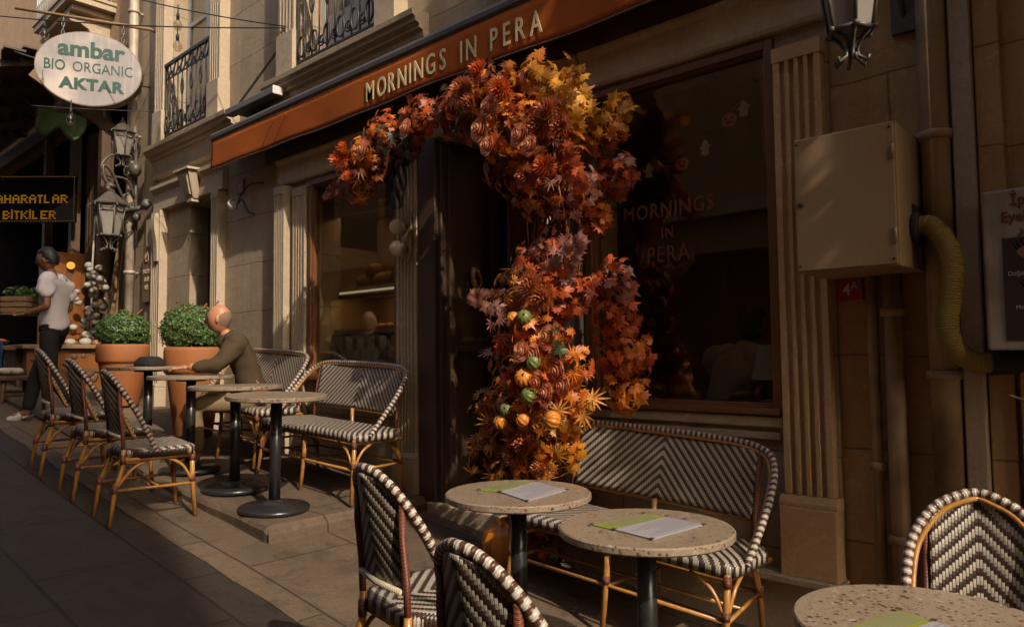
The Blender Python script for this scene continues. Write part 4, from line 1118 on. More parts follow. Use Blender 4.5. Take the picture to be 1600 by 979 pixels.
for k, n in enumerate((6, 4, 3)):                       # worn carved strokes, no longer readable
    for i in range(n):
        x = -9.025 + (i - (n - 1) / 2) * .036; z = 1.03 - k * .095
        w.beam((x - .008, 3.432, z - .025), (x + r2.uniform(-.01, .01), 3.432, z + .025), .008, .006); w.beam((x - .012, 3.432, z + r2.choice((-.022, 0, .022))), (x + .012, 3.432, z + r2.uniform(-.02, .02)), .006, .007)
w.tube([(-9.025 + .05 * math.cos(a), 3.432, 1.2 + .06 * math.sin(a)) for a in [2 * math.pi * i / 16 for i in range(16)]], .008, 5, closed=True); w.tube([(-9.06, 3.43, 1.16), (-9.0, 3.43, 1.25)], .008, 5)
child(wp, 'lettering', w, M['trim'])
# globes beside the entrance
def globe_lamp(x, zs, label):
    g = thing('globe_lamp', label, 'wall lamp', (x, 3.45, zs[0]), group='opal globe lamps beside the entrance')
    w = MB(); z0, z1 = min(zs) - .09, max(zs) + .09
    n = 20; prof = []
    for i in range(n): 
        a = 2 * math.pi * i / n; prof.append((.055 * math.cos(a), (max(zs) + .02 if math.sin(a) > 0 else min(zs) - .02) + .075 * math.sin(a)))
    w.prism(prof, (x + .01, FY - .055, 0), (1, 0, 0), (0, 0, 1), (0, -1, 0), .012); child(g, 'back_plate', w, M['brass'], .002)
    for z in zs:
        w = MB(); w.ball((x - .01, FY - .135, z), .058, 20, 14); child(g, 'globe', w, M['globe'])
        w = MB(); w.tube([(x, FY - .065, z), (x - .006, FY - .09, z)], .03, 12); child(g, 'holder', w, M['brass'])
globe_lamp(-4.23, (.945, .785), 'twin globe wall lamp on the pilaster left of the entrance')
globe_lamp(-2.80, (.79,), 'single globe wall lamp half under the flowers right of the entrance')

# ------------------------------------------------------------------ poster box, far right
ps = thing('poster_box', 'pale framed eyelash poster box at the right edge of the picture', 'poster', (-.3, 3.3, .3))
w = MB(); w.box(-.565, .15, 3.25, 3.42, 0.0, .60); child(ps, 'frame', w, M['poster_frame'], .01)
w = MB(); w.box(-.505, .10, 3.2455, 3.2488, .035, .415); child(ps, 'picture', w, M['poster_dark'])
w = MB()
for (cx, cz, s_) in ((-.36, .36, 1), (-.34, .22, 1.05), (-.08, .33, 1.1)):
    vs = [(cx + .10 * s_ * math.cos(a), 3.2442, cz + .035 * s_ * math.sin(a)) for a in [2 * math.pi * i / 24 for i in range(24)]]
    w.cur = 0; w.add(vs, [tuple(range(24))])
    vs = [(cx + .028 * s_ * math.cos(a), 3.2432, cz + .028 * s_ * math.sin(a)) for a in [2 * math.pi * i / 18 for i in range(18)]]
    w.cur = 1; w.add(vs, [tuple(range(18))])
    for i in range(13):
        t = i / 12; a = math.pi * (.08 + .84 * t); p = Vector((cx + .10 * s_ * math.cos(a), 3.2427, cz + .035 * s_ * math.sin(a))); q = p + Vector((math.cos(a) * .02, 0, .035))
        w.add([p + Vector((-.003, 0, 0)), p + Vector((.003, 0, 0)), q], [(0, 1, 2)])
child(ps, 'eye', w, [M['poster_skin'], M['paper_black']])
w = MB(); text_mb('İpek Kirpik', .062, .0008, .0008, .85, w, face_mat((-.475, 3.2478, .535), (1, 0, 0)) @ Matrix.Shear('XZ', 4, (.0, .0)), align='LEFT')
text_mb('Eyelash', .056, .0008, .001, .85, w, face_mat((-.505, 3.2478, .475), (1, 0, 0)), align='LEFT')
text_mb('رموش', .05, .0008, .0005, 1, w, face_mat((-.455, 3.2478, .43), (1, 0, 0)), align='LEFT')
child(ps, 'heading', w, M['poster_red'])
w = MB(); text_mb('Doğal · Natural', .022, .0006, 0, .9, w, face_mat((-.49, 3.244, .275), (1, 0, 0)), align='LEFT'); child(ps, 'caption', w, M['plate_text']); w = MB(); text_mb('Medium', .022, .0006, 0, .9, w, face_mat((-.47, 3.244, .15), (1, 0, 0)), align='LEFT'); child(ps, 'caption', w, M['plate_text'])
# oleander pot by the poster
olp = thing('oleander', 'small pot plant with narrow green leaves against the poster', 'plant', (-.33, 3.0, -.2))
w = MB(); w.lathe([(.05, 0), (.075, .13), (.08, .13), (.08, .155), (.07, .155)], (-.26, 2.98, -.17), 20); child(olp, 'pot', w, M['terra'])
w = MB(); r2 = random.Random(9)
for k in range(60):
    a = r2.uniform(0, 6.28); e = r2.uniform(.2, 1.3); d = Vector((math.cos(a) * math.cos(e), math.sin(a) * math.cos(e), math.sin(e))); p = Vector((-.26, 2.98, .02 + r2.uniform(0, .06))) + d * .03
    L = r2.uniform(.06, .11); s_ = d.cross(Vector((0, 0, 1))).normalized() * .009; q = p + d * L + Vector((0, 0, -.015))
    w.add([p, p + d * L * .5 + s_, q, p + d * L * .5 - s_], [(0, 1, 2, 3)])
child(olp, 'leaf', w, M['olive_leaf'])
w = MB(); w.box(-.36, -.05, 2.88, 3.24, -.20, -.172); w.tube([(-.36, 2.9, -.18), (-.45, 2.9, -.15)], .006, 6); o = w.build('wall_shelf', M['dark_wood'], bevel=.004); tag(o, 'small dark shelf under the oleander pot', 'shelf')

# ------------------------------------------------------------------ string lights
sl = thing('string_light', 'thin black festoon wires with clear bulbs strung across the lane', 'string lights', (-7.4, 3.1, 3.5))
w = MB()
def wire(a, b, sag, r=.006): 
    a = Vector(a); b = Vector(b); pts = [a.lerp(b, t) - Vector((0, 0, sag * 4 * t * (1 - t))) for t in [i / 24 for i in range(25)]]; w.tube(pts, r, 5)
wire((-5.86, 3.40, 2.96), (-9.3, 1.7, 3.65), .05); wire((-5.86, 3.40, 2.97), (-8.2, 2.75, 3.86), .03); wire((-9.4, 2.3, 2.83), (-8.9, 3.45, 2.92), .01, .005); wire((-9.7, 2.2, 3.5), (-9.2, 3.5, 3.3), .03, .012)
child(sl, 'cable', w, M['wire'])
for p in ((-7.47, 3.1, 3.44), (-7.47, 3.1, 3.22), (-8.83, 2.27, 3.50), (-8.70, 2.5, 2.60)):
    w = MB(); w.lathe([(.001, .015), (.016, .015), (.016, .07), (.006, .09), (.006, .17)], p, 10); s_ = child(sl, 'socket', w, M['wire'])
    w = MB(); w.lathe([(.001, -.10), (.025, -.092), (.043, -.06), (.042, -.035), (.02, .005), (.017, .02)], p, 14); w.build('bulb', M['clear'], s_)
# ------------------------------------------------------------------ woven bistro chairs and benches
def solid_sheet(mb, top, bot, uvs, nu, nv):
    """two grids (nu x nv) joined round the edge"""
    n = nu * nv
    idx = lambda i, j, o: o + j * nu + i
    fs = []
    for j in range(nv - 1):
        for i in range(nu - 1):
            fs.append((idx(i, j, 0), idx(i + 1, j, 0), idx(i + 1, j + 1, 0), idx(i, j + 1, 0)))
            fs.append((idx(i, j, n), idx(i, j + 1, n), idx(i + 1, j + 1, n), idx(i + 1, j, n)))
    ring = [(i, 0) for i in range(nu)] + [(nu - 1, j) for j in range(1, nv)] + [(i, nv - 1) for i in range(nu - 2, -1, -1)] + [(0, j) for j in range(nv - 2, 0, -1)]
    for k in range(len(ring)):
        a, b = ring[k], ring[(k + 1) % len(ring)]
        fs.append((idx(*a, 0), idx(*a, n), idx(*b, n), idx(*b, 0)))
    mb.add(list(top) + list(bot), fs, list(uvs) * 2, True)

def make_seat(name, label, cat, width, group, bench=False):
    """local frame: +y is the front edge of the seat, z = 0 on the ground"""
    root = thing(name, label, cat, group=group)
    hw = width / 2; sh = .46
    top = .925 if not bench else .89
    sw = hw - .005 if bench else hw + .012                                   # half width of the seat
    # seat: rounded front corners, slight dish, weave wraps over the edge
    mb = MB(); nu, nv = (25, 15) if not bench else (41, 15)
    y0, y1 = -.21, .225
    T = []; B = []; UV = []
    for j in range(nv):
        v = j / (nv - 1); y = y0 + (y1 - y0) * v
        for i in range(nu):
            u = -1 + 2 * i / (nu - 1)
            rc = .07
            lim = sw if y < y1 - rc else sw - rc + math.sqrt(max(0, rc * rc - (y - (y1 - rc)) ** 2))
            if y < y0 + rc: lim = sw - .03 - rc + math.sqrt(max(0, rc * rc - (y - (y0 + rc)) ** 2))
            x = lim * u
            e = min(1 - abs(u), min(v, 1 - v) * (1.6 if not bench else 1.6))
            z = sh + .006 * min(1, e * 9) - .012 * (1 - min(1, e * 14)) ** 2
            T.append((x, y, z)); B.append((x, y, sh - .052)); UV.append((x, y))
    solid_sheet(mb, T, B, UV, nu, nv)
    mb.build('seat', M['weave_seat'], root)
    mb = MB()
    ring = [(-sw + .03, y1 - .03), (sw - .03, y1 - .03), (sw - .02, y0 + .02), (-sw + .02, y0 + .02)]
    mb.tube([(a, b, sh - .062) for a, b in ring], .014, 8, closed=True); mb.build('seat_frame', M['bamboo'], root)
    # the big hoop that sweeps from the sides of the seat up over the back
    if bench:
        half = [(hw, .10, sh - .02), (hw + .005, .0, sh + .10), (hw + .004, -.10, sh + .22), (hw - .015, -.19, sh + .33), (hw - .07, -.255, top - .03), (hw - .19, -.285, top), (hw * .4, -.30, top + .006), (0, -.30, top + .008)]
    else:
        half = [(hw, .10, sh - .02), (hw + .008, .0, sh + .12), (hw + .006, -.09, sh + .235), (hw - .015, -.17, sh + .33), (hw - .075, -.24, top - .05), (hw - .145, -.275, top - .01), (0, -.295, top)]
        half = [(x, -.295 + (y + .295) * .67, z) for x, y, z in half]
    ctrl = half + [(-a, b, c) for a, b, c in half[-2::-1]]
    hp = spline(ctrl, 150 if not bench else 230)
    mb = MB(); mb.tube(hp, [.0150 + .0007 * abs(math.sin(i * 1.3)) for i in range(len(hp))], 12)
    hoop = mb.build('hoop', M['wrap'], root)
    mb = MB(); mb.tube([p + Vector((-.018 * (1 if p.x > .02 else -1 if p.x < -.02 else p.x / .02), .004, -.016)) for p in hp[4:-4]], .009, 8); mb.build('inner_hoop', M['bamboo'], root)
    def back_at(x):
        """height and depth of the hoop above lateral x"""
        best = min((p for p in hp if p.z > sh + .3), key=lambda p: abs(p.x - x)); return best
    # woven back panel between the stiles
    pw = hw * .70 if not bench else hw - .125
    zb = sh + (.085 if not bench else .10)
    mb = MB(); nu, nv = (21, 21) if not bench else (41, 15)
    F = []; K = []; UV = []
    for j in range(nv):
        v = j / (nv - 1)
        for i in range(nu):
            x = pw * (-1 + 2 * i / (nu - 1)); b = back_at(x)
            zt = b.z - .016; z = zb + (zt - zb) * v
            yb = -.205 - (abs(b.y) - .205 - .006) * ((z - zb) / (top - zb)) - .018 * (1 - (x / pw) ** 2)
            F.append((x, yb + .006, z)); K.append((x, yb - .006, z)); UV.append((x, z - .5))
    solid_sheet(mb, K, F, UV, nu, nv)
    mb.build('backrest', M['weave_bench'] if bench else M['weave'], root)
    # stiles, wound with brown strand, carried down as the rear legs
    xs_ = [-pw - .012, pw + .012] + ([0.] if bench else [])
    for x in xs_:
        b = back_at(x)
        mid = bench and x == 0.
        if not mid:
            m1 = MB(); m1.tube([(x, -.205, sh - .02), (x, -.215, sh + .12), (x, -.235, sh + .26), (x, b.y + .004, b.z - .012)], .0125, 10); m1.build('stile', M['wrap_brown'], root)
        m1 = MB(); fx = x * (1.10 if not bench else 1.03)
        m1.tube([(x, -.205, zb if mid else sh), (x, -.205, sh - .1), (fx, -.25, .22), (fx * 1.02, -.275, .0)], [.014, .014, .0145, .013], 10)
        lg = m1.build('leg', M['bamboo'], root)
        m2 = MB(); m2.tube([(x, -.206, sh - .03), (x, -.206, sh - .09)], .0165, 10); m2.build('binding', M['wrap_brown'], lg); m2 = MB(); m2.tube([(fx, -.248, .25), (fx, -.252, .20)], .0175, 10); m2.build('binding', M['wrap_brown'], lg)
    m1 = MB(); m1.tube([(-pw, -.222, zb - .008), (0, -.237, zb - .008), (pw, -.222, zb - .008)], .011, 8); m1.build('back_rail', M['wrap_cream'] if not bench else M['bamboo'], root)
    fl = [-sw + .035, sw - .035] + ([0.] if bench else [])
    for x in fl:
        m1 = MB(); fx = x * 1.04
        m1.tube([(x, .195, sh - .045), (x, .20, .25), (fx, .225, 0)], [.0155, .015, .0135], 10)
        lg = m1.build('leg', M['bamboo'], root)
        m2 = MB(); m2.tube([(x, .197, sh - .05), (x, .198, sh - .10)], .018, 10); m2.build('binding', M['wrap_brown'], lg); m2 = MB(); m2.tube([(x, .2, .265), (x, .201, .225)], .018, 10); m2.build('binding', M['wrap_brown'], lg)
    # stretchers and bent braces
    m1 = MB(); zs = .215
    fx = sw - .032; rx = (pw + .012) * (1.09 if not bench else 1.02)
    for s_ in (-1, 1):
        m1.tube([(s_ * fx, .205, zs), (s_ * rx, -.25, zs)], .0095, 8)
        m1.tube(spline([(s_ * (fx), .20, .23), (s_ * fx, .13, .34), (s_ * (fx - .01), .03, sh - .065)], 10), .0095, 8)
        m1.tube(spline([(s_ * rx, -.24, .23), (s_ * (rx + .01), -.16, .34), (s_ * (fx - .01), -.05, sh - .065)], 10), .0095, 8)
        m1.tube(spline([(s_ * fx, .205, .23), (s_ * (fx - .07), .205, .34), (s_ * (fx - .17), .205, sh - .065)], 10), .0095, 8)
    m1.tube([(-fx + .02, .0, zs + .001), (fx - .02, .0, zs + .001)], .009, 8)
    if bench: m1.tube([(0, .2, zs), (0, -.25, zs)], .0095, 8); m1.tube([(-fx, .2, zs + .004), (fx, .2, zs + .004)], .0095, 8); m1.tube([(-rx, -.25, zs + .004), (rx, -.25, zs + .004)], .0095, 8)
    m1.build('stretcher', M['bamboo'], root)
    return root
TILT = math.atan(.045)
def up_slope(x, f=street_z): return math.atan(-(f(x + .25) - f(x - .25)) / .5) * .55
CG = 'woven bistro chairs with cream and brown hoops'
chairs = [   # x, y, rz, label
    (-4.97, 1.93, -.07, 'third woven bistro chair in the street-side row, nearest, its seat tip in the sun'),
    (-5.66, 1.93, -.04, 'middle woven bistro chair of the shaded street-side row of three'),
    (-6.36, 1.93, -.08, 'far-end woven bistro chair of the shaded row, before the walking person'),
    (-2.05, 1.78, -.13, 'woven bistro chair seen from behind, drawn up to the near table with sunlit hoop'),
    (-1.266, 1.482, -.12, 'woven bistro chair seen from behind at the bottom edge, mostly its dark round back'),
    (-.49, 2.53, math.pi + .24, 'woven bistro chair facing the street in the right corner, by the pipes')]
c0 = make_seat('bistro_chair', chairs[0][3], 'chair', .394, CG)
for i, (x, y, rz, lab) in enumerate(chairs):
    z = street_z(x) + (.012 if y > 1.6 and x > -4.6 else 0)
    tl = up_slope(x)
    if i == 0: c0.location = (x, y, z + .005); c0.rotation_euler = (0, tl, rz)
    else: dup(c0, (x, y, z + .005), rz, lab, tl if abs(rz) < 1 else -tl)
BG = 'woven two-seat benches against the cafe front'
benches = [(-4.73, 3.10, 'woven two-seat bench under the left shop window, standing on the kerb pavement'),
           (-6.06, 3.12, 'woven two-seat bench behind the seated man, between left door and window'),
           (-2.07, 3.06, 'near woven two-seat bench beneath the large right window, half in shade')]
b0 = make_seat('bistro_bench', benches[0][2], 'bench', 1.28, BG, True)
for i, (x, y, lab) in enumerate(benches):
    f = street_z if i == 2 else plat_z
    z = f(x) + (.015 if i == 2 else .0); tl = -up_slope(x, f)
    if i == 0: b0.location = (x, y, z); b0.rotation_euler = (0, tl, math.pi)
    else: dup(b0, (x, y, z), math.pi, lab, tl)
# ------------------------------------------------------------------ tables
def make_table(label):
    root = thing('bistro_table', label, 'table', group='round terrazzo bistro tables')
    R_ = .315; H = .735; n = 64
    mb = MB(); mb.lathe([(R_ - .006, H - .03), (R_, H - .024), (R_, H - .005), (R_ - .005, H)], n=n, smooth=False); mb.build('tabletop', M['terrazzo'], root)
    mb = MB(); mb.lathe([(.11, H - .045), (.11, H - .032)], n=24); mb.tube([(0, 0, .05), (0, 0, H - .045)], .036, 24); mb.build('pedestal', M['iron'], root)
    mb = MB(); mb.lathe([(.215, 0), (.222, .006), (.222, .022), (.212, .03), (.085, .038), (.07, .05), (.06, .062), (.037, .07)], n=48); mb.build('base', M['iron'], root)
    return root
tables = [(-4.37, 2.47, plat_z, 'bistro table on the kerb corner, nearest of the four on the raised pavement'),
          (-5.0, 2.52, plat_z, 'bistro table second from the kerb corner, just behind the nearest one'),
          (-5.72, 2.52, plat_z, 'bistro table under the seated man\'s forearm'),
          (-6.50, 2.50, plat_z, 'farthest bistro table, in front of the terracotta pots'),
          (-2.17, 2.38, street_z, 'bistro table with a menu, between the flower column and the chair seen from behind'),
          (-1.49, 2.32, street_z, 'bistro table with a menu in front of the right half of the near bench'),
          (-.535, 2.12, street_z, 'bistro table with a menu cut by the lower right corner of the picture')]
t0 = make_table(tables[0][3])
tops = []
for i, (x, y, f, lab) in enumerate(tables):
    z = f(x) + (.014 if i > 3 else 0); z = {4: -.590 - .735, 5: -.625 - .735, 6: -.690 - .735}.get(i, z)
    tl = .03 if i < 4 else .012
    if i == 0: t0.location = (x, y, z); t0.rotation_euler = (0, tl, 0)
    else: dup(t0, (x, y, z), .7 * i, lab, 0.)
    tops.append((x, y, z + .735))
# menus
def menu(corners, z, label):
    """two-part menu card: a slim yellow-green flap and a pale page"""
    a, b, c, d, e, f = [Vector((*p, 0)) for p in corners]      # green: a b c d ; pale: d c e f
    root = thing('menu', label, 'menu', ((a.x + e.x) / 2, (a.y + e.y) / 2, z), group='menu cards on the near tables')
    inv = Matrix.Translation(-Vector(root.location))
    for nm, q, h, mt in (('cover', (a, b, c, d), .004, 'menu_green'), ('page', (d, c, e, f), .006, 'menu_white')):
        mb = MB(); cen = sum(q, Vector()) / 4
        q = [p + (p - cen) * -.015 for p in q]
        vs = [(p.x, p.y, z + .0015) for p in q] + [(p.x, p.y, z + h) for p in q]
        mb.add(vs, [(3, 2, 1, 0), (4, 5, 6, 7), (0, 1, 5, 4), (1, 2, 6, 5), (2, 3, 7, 6), (3, 0, 4, 7)])
        o = mb.build(nm, M[mt], root); o.matrix_parent_inverse = inv
    mb = MB()
    for (p0, p1, p3, rows, u0, u1, hh) in ((a, b, d, 9, .55, .93, .0046), (d, c, f, 12, .08, .92, .0066)):
        for k in range(rows):
            v = .12 + .76 * k / rows; ln = u0 + (u1 - u0) * (.55 + .45 * math.sin(k * 2.7) ** 2)
            s0 = p0.lerp(p1, 1 - u0 * .9) if False else p0 + (p1 - p0) * (1 - ln) + (p3 - p0) * v; s1 = p0 + (p1 - p0) * (1 - u0 * .12) + (p3 - p0) * v
            w_ = (p3 - p0).normalized() * .0016; zz = Vector((0, 0, z + hh))
            mb.add([s0 + zz - w_, s1 + zz - w_, s1 + zz + w_, s0 + zz + w_], [(0, 1, 2, 3)])
    o = mb.build('print', M['menu_print'], root); o.matrix_parent_inverse = inv
    mb = MB()
    for p in (a, b, d, c, e, f):
        mb = MB(); mb.box(p.x - .007, p.x + .007, p.y - .007, p.y + .007, z + .0075, z + .0095)
        o = mb.build('corner_clip', M['menu_edge'], root); o.matrix_parent_inverse = inv
menu([(-2.315, 2.285), (-2.355, 2.56), (-2.255, 2.60), (-2.215, 2.31), (-2.02, 2.53), (-1.99, 2.235)], tops[4][2], 'menu card with yellow-green flap on the table beside the flower column')
menu([(-1.640, 2.195), (-1.60, 2.475), (-1.50, 2.485), (-1.535, 2.185), (-1.33, 2.455), (-1.36, 2.155)], tops[5][2], 'menu card with yellow-green flap on the table before the near bench')
menu([(-.67, 1.90), (-.605, 2.16), (-.515, 2.13), (-.585, 1.875), (-.33, 2.06), (-.40, 1.79)], tops[6][2], 'menu card with yellow-green flap on the corner table at lower right')

# ------------------------------------------------------------------ potted box balls
def pot_plant(loc, h, r, ball, label, seed, copy=None):
    root = thing('potted_boxwood', label, 'potted plant', loc, group='clipped box balls in terracotta pots')
    mb = MB(); mb.lathe([(r * .60, 0), (r * .64, .015), (r * .88, h * .66), (r * .90, h * .70), (r * .96, h * .71), (r * 1.0, h * .74), (r * 1.0, h * .96), (r * .97, h), (r * .88, h), (r * .86, h * .9)], n=40, capt=False); mb.build('pot', M['terra'], root)
    mb = MB(); mb.lathe([(.001, h * .92), (r * .87, h * .91)], n=24, capb=False, capt=False); mb.build('soil', M['soil'], root)
    mb = MB()
    for k in range(9):
        a = k * .7; mb.tube([(.02 * math.cos(a), .02 * math.sin(a), h * .9), (ball * .35 * math.cos(a), ball * .35 * math.sin(a), h + ball * .6), (ball * .7 * math.cos(a * 1.3), ball * .7 * math.sin(a * 1.3), h + ball * (.5 + .12 * k))], .008, 5)
    mb.build('stem', M['stem'], root)
    def pt(rr):
        d = Vector((rr.gauss(0, 1), rr.gauss(0, 1), rr.gauss(0, 1))).normalized()
        bump = 1 + .05 * math.sin(d.x * 7 + d.z * 5 + seed) * math.sin(d.y * 6 + seed) + .05 * math.sin(d.z * 15 + d.x * 11 + seed * 2) + (rr.uniform(.05, .22) if rr.random() < .012 else 0)
        s_ = ball * bump * rr.uniform(.72, 1.0) ** .5
        p = Vector((d.x * s_, d.y * s_, d.z * s_ * .80))
        if p.z < -ball * .5: p.z = -ball * .5 * rr.uniform(.8, 1)
        return p + Vector((0, 0, h + ball * .55)), d
    lf = leaf_quads(7500, pt, .028, seed, .6); lf.build('foliage', M['box_leaf'], root)
    return root
pot_plant((-8.78, 3.1, -.52), .68, .27, .272, 'clipped box ball in terracotta pot in front of the wall lamp drainpipe', 21)
pot_plant((-7.02, 3.12, plat_z(-7.02)), .84, .27, .305, 'clipped box ball in terracotta pot behind the seated man', 22)

# ------------------------------------------------------------------ pumpkins on the ground
def pumpkin_mb(mb, c, r, sq=.78, lobes=10, tilt=(0, 0)):
    n = 40; prof = [(math.sin(math.pi * j / 12) ** .8 * r + 1e-4, -math.cos(math.pi * j / 12) * r * sq) for j in range(13)]
    m = Matrix.Rotation(tilt[0], 4, 'X') @ Matrix.Rotation(tilt[1], 4, 'Y')
    mb.lathe(prof, c, n, True, m, lobes, .16, capb=False, capt=False)
def stalk_mb(mb, c, r, sq=.78, tilt=(0, 0)):
    m = Matrix.Translation(Vector(c)) @ Matrix.Rotation(tilt[0], 4, 'X') @ Matrix.Rotation(tilt[1], 4, 'Y')
    mb.tube([m @ Vector((0, 0, r * sq * .85)), m @ Vector((r * .05, 0, r * sq * 1.05)), m @ Vector((r * .2, 0, r * sq * 1.3))], [r * .14, r * .09, r * .11], 7)
for (c, r, lab, tl) in (((-2.93, 3.14, -1.07), .165, 'large orange pumpkin on the ground under the flower column', (.25, .1)), ((-2.60, 3.28, -.93), .13, 'smaller orange pumpkin on the door ledge behind the large one', (-.3, .3))):
    root = thing('pumpkin', lab, 'pumpkin', c); mb = MB(); pumpkin_mb(mb, (0, 0, 0), r, .8, 11, tl); mb.build('shell', M['pumpkin'], root); mb = MB(); stalk_mb(mb, (0, 0, 0), r, .8, tl); mb.build('stalk', M['stalk'], root)

# ------------------------------------------------------------------ autumn flowers round the door
MAPLE = [(0, -.42), (.06, -.12), (.30, -.26), (.26, -.12), (.50, -.02), (.36, .05), (.46, .26), (.26, .20), (.20, .30), (.10, .22), (.0, .60), (-.10, .22), (-.20, .30), (-.26, .20), (-.46, .26), (-.36, .05), (-.50, -.02), (-.26, -.12), (-.30, -.26), (-.06, -.12)]
def leaf_shape(mb, p, n, up, s, kind='maple', curl=.15):
    n = Vector(n).normalized(); u = Vector(up); u = u - n * u.dot(n)
    u = u.normalized() if u.length > 1e-4 else n.orthogonal().normalized(); r = u.cross(n); p = Vector(p)
    if kind == 'maple':
        vs = [p + n * s * .03] + [p + r * (x * s) + u * (y * s) - n * (s * curl * (x * x + .6 * y * y) * 2) for x, y in MAPLE]
        k = len(MAPLE); mb.add(vs, [(0, 1 + i, 1 + (i + 1) % k) for i in range(k)])
    elif kind == 'spike':                                    # palmate leaf of narrow fingers
        vs = []; fs = []
        for q in range(9):
            a = math.radians(-112 + 28 * q); L = s * (.66 - .26 * abs(q - 4) / 4); d = u * math.cos(a) + r * math.sin(a); e = d.cross(n)
            b = len(vs); vs += [p, p + d * L * .45 + e * s * .045 - n * s * .03, p + d * L - n * s * curl * .6, p + d * L * .45 - e * s * .045 - n * s * .03]; fs.append((b, b + 1, b + 2, b + 3))
        mb.add(vs, fs)
    else:                                                    # plain ovate leaf
        vs = [p - u * s * .45, p + r * s * .2 - u * s * .1 - n * s * .03, p + r * s * .15 + u * s * .2 - n * s * .05, p + u * s * .5 - n * s * curl, p - r * s * .15 + u * s * .2 - n * s * .05, p - r * s * .2 - u * s * .1 - n * s * .03]
        mb.add(vs, [(0, 1, 2, 3), (0, 3, 4, 5)])
def spray(blob, n, size, kind, seed, out=1.0):
    X, Y, Z, R_ = blob; r = random.Random(seed); mb = MB()
    for _ in range(n):
        d = Vector((r.gauss(0, 1), -abs(r.gauss(0, 1)) * .9 - .15 + r.uniform(0, .3), r.gauss(0, 1))).normalized()
        k = r.uniform(.55, 1.12) * out
        p = Vector((X + d.x * R_ * k, Y + d.y * R_ * .75 * k, Z + d.z * R_ * k))
        nn = (d + Vector((r.gauss(0, .45), r.gauss(0, .45) - .25, r.gauss(0, .45)))).normalized()
        up = Vector((d.x * .8 + r.gauss(0, .4), r.gauss(0, .3), d.z * .8 - .35 + r.gauss(0, .4)))
        leaf_shape(mb, p, nn, up, size * r.uniform(.65, 1.25), kind, r.uniform(.05, .35))
    return mb
def rose_mb(mb, c, r, axis, seed):
    rr = random.Random(seed); ax = Vector(axis).normalized(); q = ax.to_track_quat('Z', 'Y').to_matrix().to_4x4(); T = Matrix.Translation(Vector(c)) @ q; r *= .88
    mb.ball(T @ Vector((0, 0, r * .05)), r * .62, 12, 8)
    for ring, (n, rad, hgt, open_) in enumerate(((2, .20, .80, .1), (3, .42, .74, .3), (4, .68, .60, .7), (5, .95, .42, 1.0), (6, 1.15, .22, 1.3))):
        for k in range(n):
            a0 = 2 * math.pi * (k + ring * .37) / n; wd = 2 * math.pi / n * .72
            vs = []
            for j in range(4):
                t = j / 3
                for i in range(5):
                    s_ = -1 + i / 2; a = a0 + s_ * wd
                    R2 = r * (.35 * rad + .65 * rad * t ** .8) * (1 + .12 * open_ * t * (1 - s_ * s_)); z = r * (-.35 + (hgt + .35) * t * (1 - .18 * s_ * s_)) - r * .12 * open_ * max(0, t - .66) * 3 * .5
                    vs.append(T @ Vector((R2 * math.cos(a), R2 * math.sin(a), z)))
            mb.add(vs, [(j * 5 + i, j * 5 + i + 1, (j + 1) * 5 + i + 1, (j + 1) * 5 + i) for j in range(3) for i in range(4)], smooth=True)
def mum_mb(mb, c, r, axis, seed, n=70, wide=.16):
    rr = random.Random(seed); ax = Vector(axis).normalized(); q = ax.to_track_quat('Z', 'Y').to_matrix(); c = Vector(c)
    for k in range(n):
        t = (k + .5) / n; th = math.acos(1 - 1.25 * t); ph = k * 2.39996
        d = q @ Vector((math.sin(th) * math.cos(ph), math.sin(th) * math.sin(ph), math.cos(th))); e = d.cross(ax)
        e = e.normalized() if e.length > 1e-3 else d.orthogonal().normalized()
        L = r * rr.uniform(.85, 1.1); w_ = r * wide
        vs = [c + d * L * .15, c + d * L * .65 + e * w_, c + d * L + ax * r * .1, c + d * L * .65 - e * w_]
        mb.add(vs, [(0, 1, 2, 3)])
UP = [(-4.37, 3.2, 1.43, .21), (-4.18, 3.2, 1.60, .17), (-3.79, 3.22, 1.64, .18), (-3.38, 3.22, 1.63, .2), (-2.99, 3.2, 1.64, .23), (-2.70, 3.18, 1.62, .18), (-2.49, 3.18, 1.42, .17), (-2.79, 3.1, 1.34, .24), (-2.94, 3.18, 1.18, .17), (-2.55, 3.14, 1.16, .2), (-2.46, 3.2, .94, .16), (-2.69, 3.18, 1.02, .18), (-4.47, 3.22, 1.27, .13), (-3.95, 3.24, 1.50, .15)]
CO = [(-2.68, 3.15, .46, .18), (-2.79, 3.15, .31, .17), (-2.52, 3.15, .33, .18), (-2.68, 3.12, .09, .23), (-2.54, 3.12, -.13, .2), (-2.80, 3.12, -.17, .21), (-2.77, 3.12, -.35, .24), (-2.97, 3.15, -.50, .16), (-2.58, 3.12, -.41, .21), (-2.72, 3.1, -.60, .19), (-2.47, 3.13, -.3, .14), (-3.0, 3.15, -.32, .13), (-2.68, 3.15, -.82, .2), (-2.78, 3.15, -1.0, .15)]
ar = thing('flower_garland', 'autumn garland of maple leaves, roses and dahlias arching over the cafe door', 'garland', (-3.2, 3.3, 1.5))
fc = thing('flower_column', 'tall column of autumn leaves, roses and gourds beside the cafe door', 'flower arrangement', (-2.7, 3.2, -1.2))
def fpart(root, name, mb, mat):
    o = mb.build(name, mat, root); o.matrix_parent_inverse = Matrix.Translation(-Vector(root.location)); return o
sd_ = 100
UP += [(-2.36, 3.34, 1.30, .13), (-2.30, 3.36, 1.05, .13), (-2.42, 3.33, .82, .11), (-2.28, 3.36, 1.42, .09)]
CO += [(-2.32, 3.34, .38, .13), (-2.30, 3.36, .18, .14), (-2.24, 3.36, -.02, .14), (-2.26, 3.36, -.18, .12), (-2.60, 3.2, .60, .12)]
